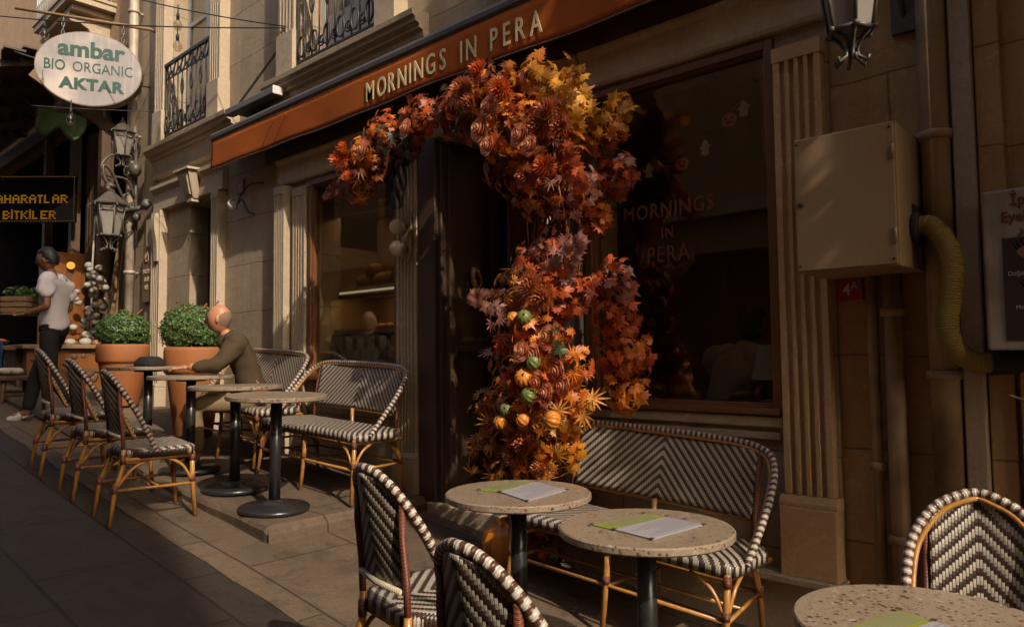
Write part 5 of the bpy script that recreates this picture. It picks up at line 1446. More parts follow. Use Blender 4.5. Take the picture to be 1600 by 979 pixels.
UP = [(x, y, z - (.07 if x > -3.5 else .03), r * .92) for x, y, z, r in UP]
plan_up = ['l_brown l_orange', 'l_orange l_red', 'l_brown l_red', 'l_brown l_red', 'l_orange l_brown', 'l_yellow l_orange', 'l_yellow l_yellow', 'l_orange l_red', 'l_brown l_red', 'l_orange l_red', 'l_red l_pink', 'l_red l_orange', 'l_brown l_orange', 'l_green l_brown', 'l_orange l_yellow', 'l_pink l_red', 'l_red l_orange', 'l_yellow l_yellow']
for b, cs in zip(UP, plan_up):
    for c in cs.split():
        sd_ += 1; fpart(ar, 'maple_spray', spray(b, int(50 * b[3] / .18), .094, 'maple', sd_, 1.08), M[c])
    sd_ += 1; fpart(ar, 'filler_spray', spray(b, 42, .085, 'oval', sd_, .85), M['l_brown'])
plan_co = ['l_pink l_red', 'l_pink l_orange', 'l_red l_red', 'l_orange l_red', 'l_red l_orange', 'l_brown l_orange', 'l_orange l_brown', 'l_brown l_red', 'l_orange l_yellow', 'l_brown l_orange', 'l_orange l_yellow', 'l_brown l_orange', 'l_brown l_red', 'l_brown l_red', 'l_pink l_red', 'l_red l_red', 'l_orange l_red', 'l_orange l_yellow', 'l_pink l_red']
for b, cs in zip(CO, plan_co):
    for c in cs.split():
        sd_ += 1; fpart(fc, 'maple_spray', spray(b, int(44 * b[3] / .18), .090, 'maple', sd_, 1.1), M[c])
    sd_ += 1; fpart(fc, 'filler_spray', spray(b, 36, .08, 'oval', sd_, .8), M['l_brown'])
for root, L in ((ar, ((-4.42, 3.1, 1.3, .15, 'l_brown'), (-2.55, 3.1, 1.45, .2, 'l_yellow'), (-3.3, 3.15, 1.55, .2, 'l_green'), (-4.1, 3.15, 1.55, .14, 'l_green'), (-2.6, 3.1, 1.05, .2, 'l_pink'))),
               (fc, ((-2.82, 3.05, .38, .11, 'l_spike'), (-2.98, 3.05, -.38, .17, 'l_spike'), (-3.0, 3.05, -.62, .15, 'l_spike'), (-2.42, 3.05, -.28, .18, 'l_spike'), (-2.86, 3.06, .18, .16, 'l_pink'), (-2.6, 3.05, -.5, .2, 'l_spike'), (-2.8, 3.05, -.05, .18, 'l_red'), (-2.45, 3.05, -.05, .17, 'l_orange'), (-2.75, 3.05, -.75, .2, 'l_spike'), (-2.7, 3.06, -.2, .2, 'l_green')))):
    for (x, y, z, r_, c) in L:
        sd_ += 1; fpart(root, 'spiky_spray', spray((x, y, z, r_), 13, .125, 'spike', sd_, 1.12), M[c])
# fronds of yellow leaf fanning out at the right of the garland
for (p, d, L, c) in (((-2.66, 3.05, 1.55), (.55, -.1, -.36), .42, 'l_yellow'), ((-2.6, 3.08, 1.46), (.5, -.1, .0), .35, 'l_yellow'), ((-2.45, 3.05, 1.1), (.35, -.15, -.4), .35, 'l_red'), ((-2.5, 3.05, .42), (.35, -.1, .25), .3, 'l_pink'), ((-2.85, 3.05, .28), (-.45, -.1, .12), .26, 'l_pink'), ((-4.42, 3.1, 1.3), (-.3, -.05, -.1), .3, 'l_brown')):
    mb = MB(); d = Vector(d).normalized(); p = Vector(p); r = random.Random(sd_); sd_ += 1
    for k in range(26):
        t = (k // 2) / 12; s_ = 1 if k % 2 else -1
        side = Vector((-d.z, -.5 * r.random(), d.x)) * s_
        leaf_shape(mb, p + d * L * t + side * .05 * (1 - t * .6), Vector((r.gauss(0, .3), -1, r.gauss(0, .3))), d * .8 + side * .7, .12 * (1 - .4 * t), 'maple', .2)
    fpart(ar if p.z > .8 else fc, 'leaf_frond', mb, M[c])
fl_roses = [(-2.37, 2.98, .09, .062), (-2.31, 2.98, .01, .055), (-2.44, 2.95, .0, .058), (-2.30, 2.97, -.08, .058), (-2.42, 2.95, -.14, .06), (-2.27, 2.98, -.16, .055), (-2.36, 2.95, -.20, .055), (-2.50, 2.92, .02, .05)]
for k, (x, y, z, r_) in enumerate(fl_roses):
    x -= .09; mb = MB(); rose_mb(mb, (x, y - .04, z), r_, (-.2 + .2 * math.sin(k * 2), -1, .15 * math.cos(k)), k); fpart(fc, 'rose', mb, M['rose'])
for k, (x, y, z, r_) in enumerate([(-2.61, 2.90, 1.18, .06), (-2.54, 2.90, 1.11, .055), (-2.98, 2.97, 1.31, .07), (-2.90, 2.96, 1.42, .06), (-2.87, 2.92, 1.18, .055), (-4.2, 3.03, 1.44, .07), (-3.75, 3.05, 1.5, .06)]):
    mb = MB(); rose_mb(mb, (x, y, z), r_, (-.15, -1, .1), 50 + k); fpart(ar, 'rose', mb, M['rose'])
for k, (x, y, z, r_, mt) in enumerate([(-2.43, 2.92, 1.28, .08, 'mum'), (-2.36, 2.95, 1.2, .07, 'mum'), (-2.50, 2.93, 1.22, .075, 'mum'), (-3.16, 3.0, 1.60, .085, 'mum'), (-3.08, 2.98, 1.50, .07, 'mum'), (-2.80, 2.95, 1.50, .075, 'dahlia'), (-2.98, 2.96, 1.66, .075, 'dahlia'), (-4.48, 3.02, 1.42, .085, 'dahlia'), (-4.42, 3.02, 1.5, .07, 'dahlia'), (-2.48, 2.94, 1.0, .07, 'dahlia'), (-4.36, 3.02, 1.28, .06, 'dahlia'), (-2.62, 2.95, .98, .07, 'mum')]):
    mb = MB(); mum_mb(mb, (x, y + .02, z), r_, (-.25 + .5 * math.sin(k * 3), -1, .3 * math.cos(k * 2)), k, 95, .2 if mt == 'mum' else .13); fpart(ar, 'chrysanthemum' if mt == 'mum' else 'dahlia', mb, M[mt])
for k, (x, y, z, r_, mt) in enumerate([(-2.60, 2.97, .37, .085, 'mum'), (-2.52, 2.97, .30, .08, 'mum'), (-2.66, 2.96, -.46, .08, 'mum'), (-2.76, 2.98, -.55, .07, 'mum'), (-2.80, 2.96, .05, .065, 'dahlia'), (-2.72, 2.95, -.12, .07, 'dahlia'), (-2.55, 2.96, -.6, .06, 'mum')]):
    mb = MB(); mum_mb(mb, (x, y + .02, z), r_, (-.25 + .5 * math.sin(k * 3), -1, .3 * math.cos(k * 2)), 40 + k, 95, .2 if mt == 'mum' else .13); fpart(fc, 'chrysanthemum' if mt == 'mum' else 'dahlia', mb, M[mt])
for k, (x, y, z, r_, g) in enumerate([(-2.60, 2.90, .20, .048, 1), (-2.70, 2.92, .20, .042, 0), (-2.52, 2.88, -.04, .048, 1), (-2.58, 2.87, -.12, .058, 0), (-2.54, 2.86, -.21, .05, 1), (-2.40, 2.88, -.33, .055, 0), (-2.72, 2.88, -.29, .042, 1), (-2.76, 2.88, -.36, .048, 0), (-2.60, 2.88, -.34, .045, 0)]):
    tl = (math.radians(60) - .3 * math.sin(k), .5 * math.cos(k * 2))
    y += .012; r_ *= .88
    mb = MB(); pumpkin_mb(mb, (x, y, z), r_, .85, 10, tl); o = fpart(fc, 'gourd' if g else 'small_pumpkin', mb, M['gourd' if g else 'pumpkin'])
    mb = MB(); stalk_mb(mb, (x, y, z), r_, .85, tl); s_ = mb.build('stalk', M['stalk'], o)
for (x, y, z, r_, c) in ((-2.62, 2.93, .12, .10, 'l_orange'), (-2.5, 2.93, -.16, .10, 'l_red'), (-2.66, 2.92, -.24, .11, 'l_orange'), (-2.45, 2.93, -.28, .09, 'l_brown'), (-2.76, 2.94, -.30, .08, 'l_pink'), (-2.40, 2.94, .05, .08, 'l_green')):
    sd_ += 1; fpart(fc, 'maple_spray', spray((x, y, z, r_), 9, .075, 'maple', sd_), M[c])
# dried stems joining garland and column, ribbon at the left end, wire frame
mb = MB(); r = random.Random(31)
for k in range(46):
    x = -2.62 + r.gauss(0, .06); mb.tube([(x, 3.2 + r.gauss(0, .03), .3), (x + r.gauss(0, .03), 3.18, .62), (x + r.gauss(0, .07), 3.17 + r.gauss(0, .03), .98)], .006, 4)
fpart(fc, 'dried_stem', mb, M['stem'])
mb = MB()
mb.tube(spline([(-2.75, 3.38, -1.2), (-2.72, 3.36, 0), (-2.7, 3.35, 1.2), (-3.0, 3.33, 1.6), (-3.6, 3.33, 1.66), (-4.2, 3.33, 1.55), (-4.45, 3.36, 1.3)], 40), .02, 8)
fpart(ar, 'frame', mb, M['stem'])
mb = MB(); r = random.Random(13)
for k in range(5):
    x = -4.10 + k * .035; vs = []; fs = []
    for i in range(9):
        z = 1.46 - i * .055; dx = .02 * math.sin(i * .8 + k); dy = .015 * math.cos(i * 1.1 + k * 2)
        vs += [(x + dx - .022, 3.2 + dy, z), (x + dx + .022, 3.19 + dy * .4, z)]
    mb.add(vs, [(2 * i, 2 * i + 1, 2 * i + 3, 2 * i + 2) for i in range(8)], smooth=True)
fpart(ar, 'ribbon', mb, M['ribbon'])
# ------------------------------------------------------------------ people
def skin_mesh(P, E, R, sub=2):
    """grow one continuous surface over a skeleton: P points, E edges, R radii"""
    me = bpy.data.meshes.new('skin'); me.from_pydata([tuple(p) for p in P], E, []); o = bpy.data.objects.new('skin', me); COL.objects.link(o)
    m = o.modifiers.new('s', 'SKIN')
    for i, r in enumerate(R):
        sv = me.skin_vertices[0].data[i]; rr = r if isinstance(r, tuple) else (r, r); sv.radius = rr; sv.use_root = (i == 0)
    m.use_smooth_shade = True; m.branch_smoothing = .6
    s_ = o.modifiers.new('d', 'SUBSURF'); s_.levels = sub; s_.render_levels = sub
    bpy.context.view_layer.update(); dg = bpy.context.evaluated_depsgraph_get(); ev = bpy.data.meshes.new_from_object(o.evaluated_get(dg), depsgraph=dg)
    vs = [tuple(v.co) for v in ev.vertices]; fs = [tuple(p.vertices) for p in ev.polygons]
    bpy.data.objects.remove(o); bpy.data.meshes.remove(me); bpy.data.meshes.remove(ev)
    return vs, fs
def chain(pts, rs):
    return pts, [(i, i + 1) for i in range(len(pts) - 1)], rs
def head_mb(mb, c, yaw, pitch=0., s=1., brow=True):
    """head with face along local +x; slots 0 skin, 1 eye, 2 lip"""
    T = Matrix.Translation(Vector(c)) @ Matrix.Rotation(yaw, 4, 'Z') @ Matrix.Rotation(pitch, 4, 'Y') @ Matrix.Scale(s, 4)
    nu, nv = 28, 20; vs = []
    for j in range(nv + 1):
        th = math.pi * j / nv
        for i in range(nu):
            ph = 2 * math.pi * i / nu
            d = Vector((math.sin(th) * math.cos(ph), math.sin(th) * math.sin(ph), -math.cos(th)))
            x, y, z = d.x * .098, d.y * .076, d.z * .118
            if d.z < 0: y *= 1 - .30 * (-d.z) ** 1.3; x *= 1 - .10 * (-d.z) if d.x > 0 else 1 - .35 * (-d.z)
            f = max(0, d.x)
            x += .006 * f ** 6 * math.exp(-((z - .028) / .018) ** 2)                      # brow
            x -= .010 * math.exp(-((abs(y) - .032) / .016) ** 2 - ((z - .006) / .014) ** 2) * f   # eye sockets
            x += .026 * math.exp(-(y / .012) ** 2 - ((z + .020) / .020) ** 2) * f + .012 * math.exp(-(y / .009) ** 2 - ((z - .002) / .02) ** 2) * f  # nose
            x += .006 * math.exp(-(y / .02) ** 2 - ((z + .055) / .010) ** 2) * f + .008 * math.exp(-(y / .025) ** 2 - ((z + .092) / .016) ** 2) * f   # lips, chin
            vs.append(T @ Vector((x, y, z)))
    fs = [(j * nu + i, j * nu + (i + 1) % nu, (j + 1) * nu + (i + 1) % nu, (j + 1) * nu + i) for j in range(nv) for i in range(nu)]
    mb.cur = 0; mb.add(vs, fs, smooth=True)
    for s_ in (-1, 1):
        mb.ball(T @ Vector((-.006, s_ * .076, -.004)), .03 * s, 10, 8, (.55, .32, 1), None if False else Matrix.Rotation(yaw + s_ * .25, 4, 'Z'))
    mb.cur = 1
    for s_ in (-1, 1): mb.ball(T @ Vector((.080, s_ * .031, .006)), .0105 * s, 10, 7)
    mb.cur = 2; mb.ball(T @ Vector((.092, 0, -.055)), .017 * s, 10, 6, (.35, 1, .3), Matrix.Rotation(yaw, 4, 'Z'))
    if brow:
        mb.cur = 1
        for s_ in (-1, 1): mb.ball(T @ Vector((.088, s_ * .032, .030)), .016 * s, 10, 6, (.35, 1.1, .25), Matrix.Rotation(yaw, 4, 'Z'))
    mb.cur = 0
def hand_mb(mb, wrist, d, palm_n, side, curl=.5, s=1.):
    """palm and five bent fingers; d points along the hand, side = direction of the thumb"""
    d = Vector(d).normalized(); n = Vector(palm_n); n = (n - d * n.dot(d)).normalized(); t = Vector(side); t = (t - d * t.dot(d) - n * t.dot(n)).normalized(); w_ = Vector(wrist)
    vs, fs = skin_mesh([w_, w_ + d * .04 * s, w_ + d * .085 * s], [(0, 1), (1, 2)], [(.024 * s, .018 * s), (.036 * s, .014 * s), (.038 * s, .013 * s)], 1)
    mb.add(vs, fs, smooth=True)
    for k, (off, L) in enumerate(((.028, .072), (.010, .08), (-.009, .075), (-.027, .06))):
        p = w_ + d * .08 * s + t * off * s; pts = [p]; a = 0.
        for q, fr in enumerate((.42, .33, .25)):
            a += curl * (.5 + .25 * q); p = p + (d * math.cos(a) + n * math.sin(a)) * L * fr * s; pts.append(p)
        mb.tube(pts, [.0095 * s, .009 * s, .008 * s, .0055 * s], 7)
    p = w_ + d * .025 * s + t * .03 * s
    mb.tube([p, p + (d * .6 + t * .8).normalized() * .035 * s, p + (d * .6 + t * .8).normalized() * .035 * s + (d * .9 + t * .3 + n * .4).normalized() * .03 * s], [.012 * s, .0105 * s, .007 * s], 7)
def person(label, loc, yaw, J, mats, hair=True, head_pitch=0., head_turn=0., skin='skin', shoes='dark_shoe', sleeve=1., curls=(.5, .5), palm=((0, 0, -1), (0, 0, -1)), hair_len=0.):
    """J: local joints, x forward, y to the person's left, z up"""
    root = thing('person', label, 'person', loc, yaw)
    V = {k: Vector(v) for k, v in J.items()}
    names = ['pel', 'spi', 'che', 'nec', 'hed', 'shL', 'elL', 'wrL', 'shR', 'elR', 'wrR', 'hiL', 'knL', 'anL', 'toL', 'hiR', 'knR', 'anR', 'toR']
    idx = {n: i for i, n in enumerate(names)}
    E = [(idx[a], idx[b]) for a, b in (('pel', 'spi'), ('spi', 'che'), ('che', 'nec'), ('nec', 'hed'), ('che', 'shL'), ('shL', 'elL'), ('elL', 'wrL'), ('che', 'shR'), ('shR', 'elR'), ('elR', 'wrR'), ('pel', 'hiL'), ('hiL', 'knL'), ('knL', 'anL'), ('anL', 'toL'), ('pel', 'hiR'), ('hiR', 'knR'), ('knR', 'anR'), ('anR', 'toR'))]
    R = dict(pel=(.10, .075), spi=(.09, .065), che=(.085, .06), nec=.050, hed=.054, sh=.036, el=.038, wr=.028, hi=.085, kn=.058, an=.036, to=.03)
    rad = [R.get(n, R.get(n[:2])) for n in names]
    vs, fs = skin_mesh([V[n] for n in names], E, rad)
    mb = MB(); mb.add(vs, fs, smooth=True)
    hc = V['hed'] + Vector((.022, 0, .085)); head_mb(mb, hc, head_turn, head_pitch)
    for k, s_ in ((0, 'L'), (1, 'R')):
        d = (V['wr' + s_] - V['el' + s_]).normalized(); ph = Vector(palm[k]); sd2 = d.cross(ph) * (1 if s_ == 'L' else -1)
        hand_mb(mb, V['wr' + s_], d, ph, sd2 if sd2.length > .1 else Vector((0, 0, 1)), curls[k])
    mb.build('body', [M[skin], M['eye'], M['lip']], root)
    # top
    tn = ['pel', 'spi', 'che', 'nc2', 'shL', 'mL', 'shR', 'mR'] if sleeve < 1.5 else ['pel', 'spi', 'che', 'nc2', 'shL', 'elL', 'mL', 'shR', 'elR', 'mR']
    V['nc2'] = V['che'].lerp(V['nec'], .95); V['hem'] = V['pel'] + (V['pel'] - V['spi']).normalized() * .05
    for s_ in 'LR': V['m' + s_] = V['sh' + s_].lerp(V['el' + s_], .72) if sleeve < 1.5 else V['el' + s_].lerp(V['wr' + s_], .86)
    tn = ['hem'] + tn; ti = {n: i for i, n in enumerate(tn)}
    TE = [('hem', 'pel'), ('pel', 'spi'), ('spi', 'che'), ('che', 'nc2')]
    for s_ in 'LR': TE += [('che', 'sh' + s_)] + ([('sh' + s_, 'm' + s_)] if sleeve < 1.5 else [('sh' + s_, 'el' + s_), ('el' + s_, 'm' + s_)])
    TR = dict(hem=(.175, .135), pel=(.175, .135), spi=(.17, .13), che=(.195, .14), nc2=.078, sh=.098, el=.062, mL=.07 if sleeve < 1.5 else .046, mR=.07 if sleeve < 1.5 else .046)
    vs, fs = skin_mesh([V[n] for n in tn], [(ti[a], ti[b]) for a, b in TE], [TR.get(n, TR.get(n[:2])) for n in tn])
    mb = MB(); r = random.Random(5)
    vs = [(x + .009 * math.sin(z * 40 + y * 25 + 2 * math.sin(x * 14)), y + .009 * math.sin(z * 33 + x * 28 + 2 * math.sin(z * 11)), z + .006 * math.sin(x * 37 + y * 31)) for x, y, z in vs]
    mb.add(vs, fs, smooth=True)
    for s_ in 'LR': mb.ball(V['sh' + s_] + (V['che'] - V['sh' + s_]) * .12, .094 if sleeve > 1.5 else .074, 16, 12, (.9, 1.0, .95)); mb.ball(V['sh' + s_].lerp(V['nc2'], .5), .082, 14, 10, (.9, 1, .85))
    mb.build('shirt' if sleeve < 1.5 else 'jacket', M[mats[0]], root)
    if sleeve > 1.5:
        mb = MB(); q = (V['hed'] - V['nec']).normalized().to_track_quat('Z', 'Y').to_matrix().to_4x4(); T = Matrix.Translation(V['nec'] - Vector((0, 0, .035))) @ q
        mb.lathe([(.085, -.03), (.074, .02), (.070, .055), (.079, .058), (.092, .01), (.10, -.03)], n=24, mat=T, capb=False, capt=False); mb.build('collar', M[mats[0]], root)
    if not hair:                                             # cropped fringe round the back of a bald head
        mb = MB(); T = Matrix.Translation(hc) @ Matrix.Rotation(head_turn, 4, 'Z') @ Matrix.Rotation(head_pitch, 4, 'Y'); vs = []; nu, nv = 30, 8
        for j in range(nv + 1):
            for i in range(nu + 1):
                ph = math.radians(100 + 160 * i / nu); th = math.radians(64 + 18 * ((i / nu - .5) * 2) ** 4 + (58 - 22 * ((i / nu - .5) * 2) ** 4) * j / nv + 2 * math.sin(i * 2.1)); d = Vector((math.sin(th) * math.cos(ph), math.sin(th) * math.sin(ph), math.cos(th))); kk = 1.022 + .006 * math.sin(i * 3.3 + j * 2.1)
                y_, x_ = d.y * .076 * kk, d.x * .098 * kk
                if d.z < 0: y_ *= 1 - .30 * (-d.z) ** 1.3; x_ *= 1 - .35 * (-d.z)
                vs.append(T @ Vector((x_, y_, d.z * .118 * kk)))
        mb.add(vs, [(j * (nu + 1) + i, (j + 1) * (nu + 1) + i, (j + 1) * (nu + 1) + i + 1, j * (nu + 1) + i + 1) for j in range(nv) for i in range(nu)], smooth=True); mb.build('hair', M['grey_hair'], root)
    bn_ = ['pel', 'hiL', 'knL', 'bL', 'hiR', 'knR', 'bR']
    for s_ in 'LR': V['b' + s_] = V['kn' + s_].lerp(V['an' + s_], .96)
    bi = {n: i for i, n in enumerate(bn_)}
    BE = [(0, bi['hiL']), (bi['hiL'], bi['knL']), (bi['knL'], bi['bL']), (0, bi['hiR']), (bi['hiR'], bi['knR']), (bi['knR'], bi['bR'])]
    BR = dict(pel=(.07, .06), hi=.092 if sleeve < 1.5 else .105, kn=.075, bL=.062, bR=.062)
    vs, fs = skin_mesh([V[n] for n in bn_], BE, [BR.get(n, BR.get(n[:2])) for n in bn_])
    mb = MB(); mb.add(vs, fs, smooth=True); mb.ball(V['pel'] - Vector((0, 0, .01)), .15, 20, 14, (.82, 1.05, .85)); mb.build('trousers', M[mats[1]], root)
    for s_ in 'LR':
        a, t_ = V['an' + s_], V['to' + s_]; d = (t_ - a); d.z = 0; d = d.normalized()
        vs, fs = skin_mesh([a + Vector((0, 0, .01)), a - d * .03 + Vector((0, 0, -.045)), a + d * .09 + Vector((0, 0, -.055)), a + d * .19 + Vector((0, 0, -.06))], [(0, 1), (0, 2), (2, 3)], [.05, .042, .045, (.042, .03)], 2)
        mb = MB(); mb.add(vs, fs, smooth=True); mb.build('shoe', M[shoes], root)
    if hair:
        mb = MB(); T = Matrix.Translation(hc) @ Matrix.Rotation(head_turn, 4, 'Z') @ Matrix.Rotation(head_pitch, 4, 'Y'); nu, nv = 28, 14; vs = []
        for j in range(nv + 1):
            th = math.radians(0 + (118 + hair_len * 30) * j / nv)
            for i in range(nu):
                ph = 2 * math.pi * i / nu; d = Vector((math.sin(th) * math.cos(ph), math.sin(th) * math.sin(ph), math.cos(th)))
                cut = (th > math.radians(60) and math.cos(ph) > .05) or (th > math.radians(98) and math.cos(ph) > -.45)
                k = .93 if cut else 1.07 + .03 * math.sin(ph * 9 + th * 5)
                vs.append(T @ Vector((d.x * .098 * k - .004, d.y * .078 * k, d.z * .118 * k + .006)))
        mb.add(vs, [(j * nu + i, (j + 1) * nu + i, (j + 1) * nu + (i + 1) % nu, j * nu + (i + 1) % nu) for j in range(nv) for i in range(nu)], smooth=True); mb.build('hair', M['hair'], root)
    return root
walk = dict(pel=(0, 0, .93), spi=(.01, 0, 1.10), che=(.02, 0, 1.29), nec=(.035, 0, 1.45), hed=(.06, 0, 1.52),
            shL=(.0, .19, 1.38), elL=(-.07, .25, 1.12), wrL=(.16, .20, 1.06), shR=(.0, -.19, 1.38), elR=(-.02, -.25, 1.12), wrR=(.2, -.17, 1.08),
            hiL=(0, .095, .88), knL=(-.02, .10, .49), anL=(-.26, .10, .16), toL=(-.16, .10, .05), hiR=(0, -.095, .88), knR=(.20, -.10, .51), anR=(.30, -.10, .085), toR=(.44, -.10, .05))
wx, wy = -8.28, 2.28
yaw_w = math.radians(-134)
person('person in white tee and black trousers walking past with a small crate in their hands', (wx, wy, -.615), yaw_w, walk, ('tee', 'black_cloth'), True, .12, 0., 'skin_dark', 'shoe', 1., (.7, .7), ((0, 0, 1), (0, 0, 1)))
pk = thing('crate', 'small brown crate of greens in the walking person\'s hands', 'crate', (wx, wy, .44), yaw_w)
mb = MB(); mb.box(.18, .42, -.17, .17, 0, .012)
for z in (.02, .075, .13): mb.box(.18, .192, -.17, .17, z, z + .045); mb.box(.408, .42, -.17, .17, z, z + .045); mb.box(.193, .407, -.17, -.158, z, z + .045); mb.box(.193, .407, .158, .17, z, z + .045)
mb.build('slats', M['old_wood'], pk, bevel=.002)
leaf_quads(260, lambda r: ((r.uniform(.19, .41), r.uniform(-.15, .15), r.uniform(.10, .27)), (r.gauss(0, .4), r.gauss(0, .4), 1)), .075, 77, .55).build('greens', M['box_leaf'], pk)
# the seated man
sit = dict(pel=(0, 0, .56), spi=(.03, 0, .73), che=(.11, 0, .90), nec=(.19, 0, 1.04), hed=(.24, 0, 1.10),
           shL=(.12, .20, .99), elL=(.26, .28, .80), wrL=(.47, .20, .795), shR=(.12, -.20, .99), elR=(.28, -.27, .81), wrR=(.50, -.10, .80),
           hiL=(.02, .10, .53), knL=(.43, .15, .50), anL=(.40, .15, .09), toL=(.54, .16, .05), hiR=(.02, -.10, .53), knR=(.42, -.13, .50), anR=(.52, -.12, .09), toR=(.66, -.13, .05))
mx, my = -5.70, 3.02
person('bald seated man in a brown jacket leaning his arms on a bistro table', (mx, my, plat_z(mx)), math.radians(-120), sit, ('jacket', 'trousers'), False, .08, math.radians(-12), 'skin', 'dark_shoe', 2., (.35, .35), ((0, 0, -1), (0, 0, -1)))
bag = thing('cap', 'dark soft cap lying on the table before the seated man', 'cap', (-6.42, 2.48, plat_z(-6.42) + .737))
mb = MB(); mb.lathe([(.13, 0), (.135, .02), (.12, .06), (.08, .085), (.001, .09)], n=24, lobes=5, lobe=.12, mat=Matrix.Diagonal((1.25, .85, 1, 1))); mb.build('crown', M['black_cloth'], bag)
mb = MB(); mb.lathe([(.001, .002), (.09, .0), (.095, .008), (.001, .014)], (-.1, -.05, 0), 20); mb.build('peak', M['black_cloth'], bag)
lb = thing('leather_bag', 'small brown leather bag with a strap on the end of the far bench', 'bag', (-5.66, 3.02, plat_z(-5.66) + .47))
mb = MB(); mb.ball((0, 0, .09), .17, 22, 14, (1.0, .55, .52)); mb.build('pouch', M['leather'], lb)
mb = MB(); mb.tube(spline([(-.13, 0, .12), (-.1, -.05, .24), (.05, -.05, .25), (.13, 0, .12)], 16), .012, 7); mb.build('strap', M['leather'], lb)
# guests inside, behind the right window
g1 = dict(sit); g1.update(elL=(.2, .2, .85), wrL=(.38, .05, .95))
person('guest in a pale hooded top sitting behind the right window, back turned', (-2.1, 4.15, -1.02), math.radians(70), g1, ('cream_cloth', 'black_cloth'), True, 0., 0., 'skin', 'dark_shoe', 2., (.5, .5), ((0, 0, -1), (0, 0, -1)), 1.)
person('dark-haired guest in black leaning forward inside the right window', (-1.42, 4.25, -1.02), math.radians(200), sit, ('black_cloth', 'black_cloth'), True, .25, 0., 'skin', 'dark_shoe', 2.)
st = thing('window_bench', 'dark seat behind the right window under the guests', 'bench', (-1.8, 4.2, -1.02))
mb = MB(); mb.box(-.8, .75, -.22, .30, .42, .47); mb.build('seat', M['dark_wood'], st, bevel=.01); mb = MB(); mb.box(-.75, -.68, -.2, .28, 0, .419); mb.box(.63, .70, -.2, .28, 0, .419); mb.build('leg', M['dark_wood'], st)
# small lamp on the inner sill
tl_ = thing('table_lamp', 'small table lamp with pale shade inside the right window corner', 'lamp', (-1.62, 3.74, -.26))
mb = MB(); mb.lathe([(.10, .12), (.055, .30)], n=24, capb=False, capt=False); mb.build('lamp_shade', M['cream_cloth'], tl_); mb = MB(); mb.lathe([(.05, 0), (.05, .012), (.012, .02), (.012, .18)], n=16); mb.build('base', M['brass'], tl_)
mb = MB(); mb.box(-2.56, -1.5, 3.66, 3.86, -.30, -.262); o = mb.build('inner_sill', M['dark_wood'], bevel=.004); tag(o, 'dark inner shelf along the foot of the right window', 'shelf')
# ceiling lamp and round disc, paper cut-outs on a thread, lettering on the glass
cl = thing('ceiling_lamp', 'shaded ceiling lamp with a faint glow inside the right window', 'ceiling lamp', (-2.05, 4.3, 1.82))
mb = MB(); mb.lathe([(.06, -.02), (.15, .05), (.145, .06)], n=28, capt=False); mb.tube([(0, 0, -.01), (0, 0, .26)], .012, 8); mb.build('lamp_shade', M['iron'], cl); mb = MB(); mb.lathe([(.001, .03), (.10, .03)], n=24, capb=False, capt=False); mb.build('glow', M['warm_dim'], cl)
def flat(name, outline, c, s, mat, label, cat, grp, holes=()):
    t_ = thing(name, label, cat, c, group=grp); mb = MB(); n = len(outline)
    vs = [(x * s, y_, z * s) for y_ in (0, .0015) for x, z in outline]
    mb.add(vs, [tuple(range(n - 1, -1, -1)), tuple(range(n, 2 * n))] + [(i, (i + 1) % n, n + (i + 1) % n, n + i) for i in range(n)])
    o = mb.build('cut_out', M[mat], t_)
    if holes:
        mb = MB()
        for (cx, cz, a, b) in holes: mb.add([(cx * s + a * s * math.cos(q), -.0012, cz * s + b * s * math.sin(q)) for q in [2 * math.pi * i / 10 for i in range(10)]], [tuple(range(10))])
        mb.build('face', M['paper_black'], t_)
PUMP = [(math.cos(a) * (1 + .05 * math.cos(5 * a)), .85 * math.sin(a)) for a in [2 * math.pi * i / 28 for i in range(28)]] 
GHOST = [(-.5, -1), (-.25, -.75), (0, -1), (.25, -.75), (.5, -1), (.45, -.1), (.9, .35), (.45, .35), (.3, .85), (0, 1), (-.3, .85), (-.45, .3), (-.9, .1), (-.45, -.15)]
BAT = [(0, -.25), (.3, -.1), (.5, -.35), (.7, -.1), (1, -.3), (.8, .35), (.3, .15), (.15, .4), (0, .25), (-.15, .4), (-.3, .15), (-.8, .35), (-1, -.3), (-.7, -.1), (-.5, -.35), (-.3, -.1)]
GY = 3.546
for (x, z, lab) in ((-2.33, 1.08, 'paper jack-o-lantern on the window thread nearest the flowers'), (-2.0, 1.03, 'paper jack-o-lantern in the middle of the window thread'), (-1.72, 1.21, 'paper jack-o-lantern high near the right end of the window thread')):
    flat('paper_pumpkin', PUMP, (x, GY, z), .042, 'paper_orange', lab, 'decoration', 'paper pumpkins in the right window', ((-.4, .2, .18, .18), (.4, .2, .18, .18), (0, -.3, .5, .14)))
for (x, z, lab) in ((-2.21, 1.03, 'pale paper ghost between the two left paper pumpkins'), (-1.86, 1.09, 'pale paper ghost right of the middle paper pumpkin'), (-1.64, 1.25, 'pale paper ghost at the right end of the window thread')):
    flat('paper_ghost', GHOST, (x, GY, z), .045, 'paper_white', lab, 'decoration', 'paper ghosts in the right window')
for (x, z, lab) in ((-1.80, 1.17, 'black paper bat between ghost and pumpkin on the window thread'), (-1.54, 1.38, 'black paper bat in the upper right corner of the right window')):
    flat('paper_bat', BAT, (x, GY, z), .055, 'paper_black', lab, 'decoration', 'paper bats in the right window')
flat('round_sticker', [(math.cos(2 * math.pi * i / 32), math.sin(2 * math.pi * i / 32)) for i in range(32)], (-1.88, GY, 1.375), .058, 'paper_black', 'round black disc stuck high on the right window pane', 'sticker', None)
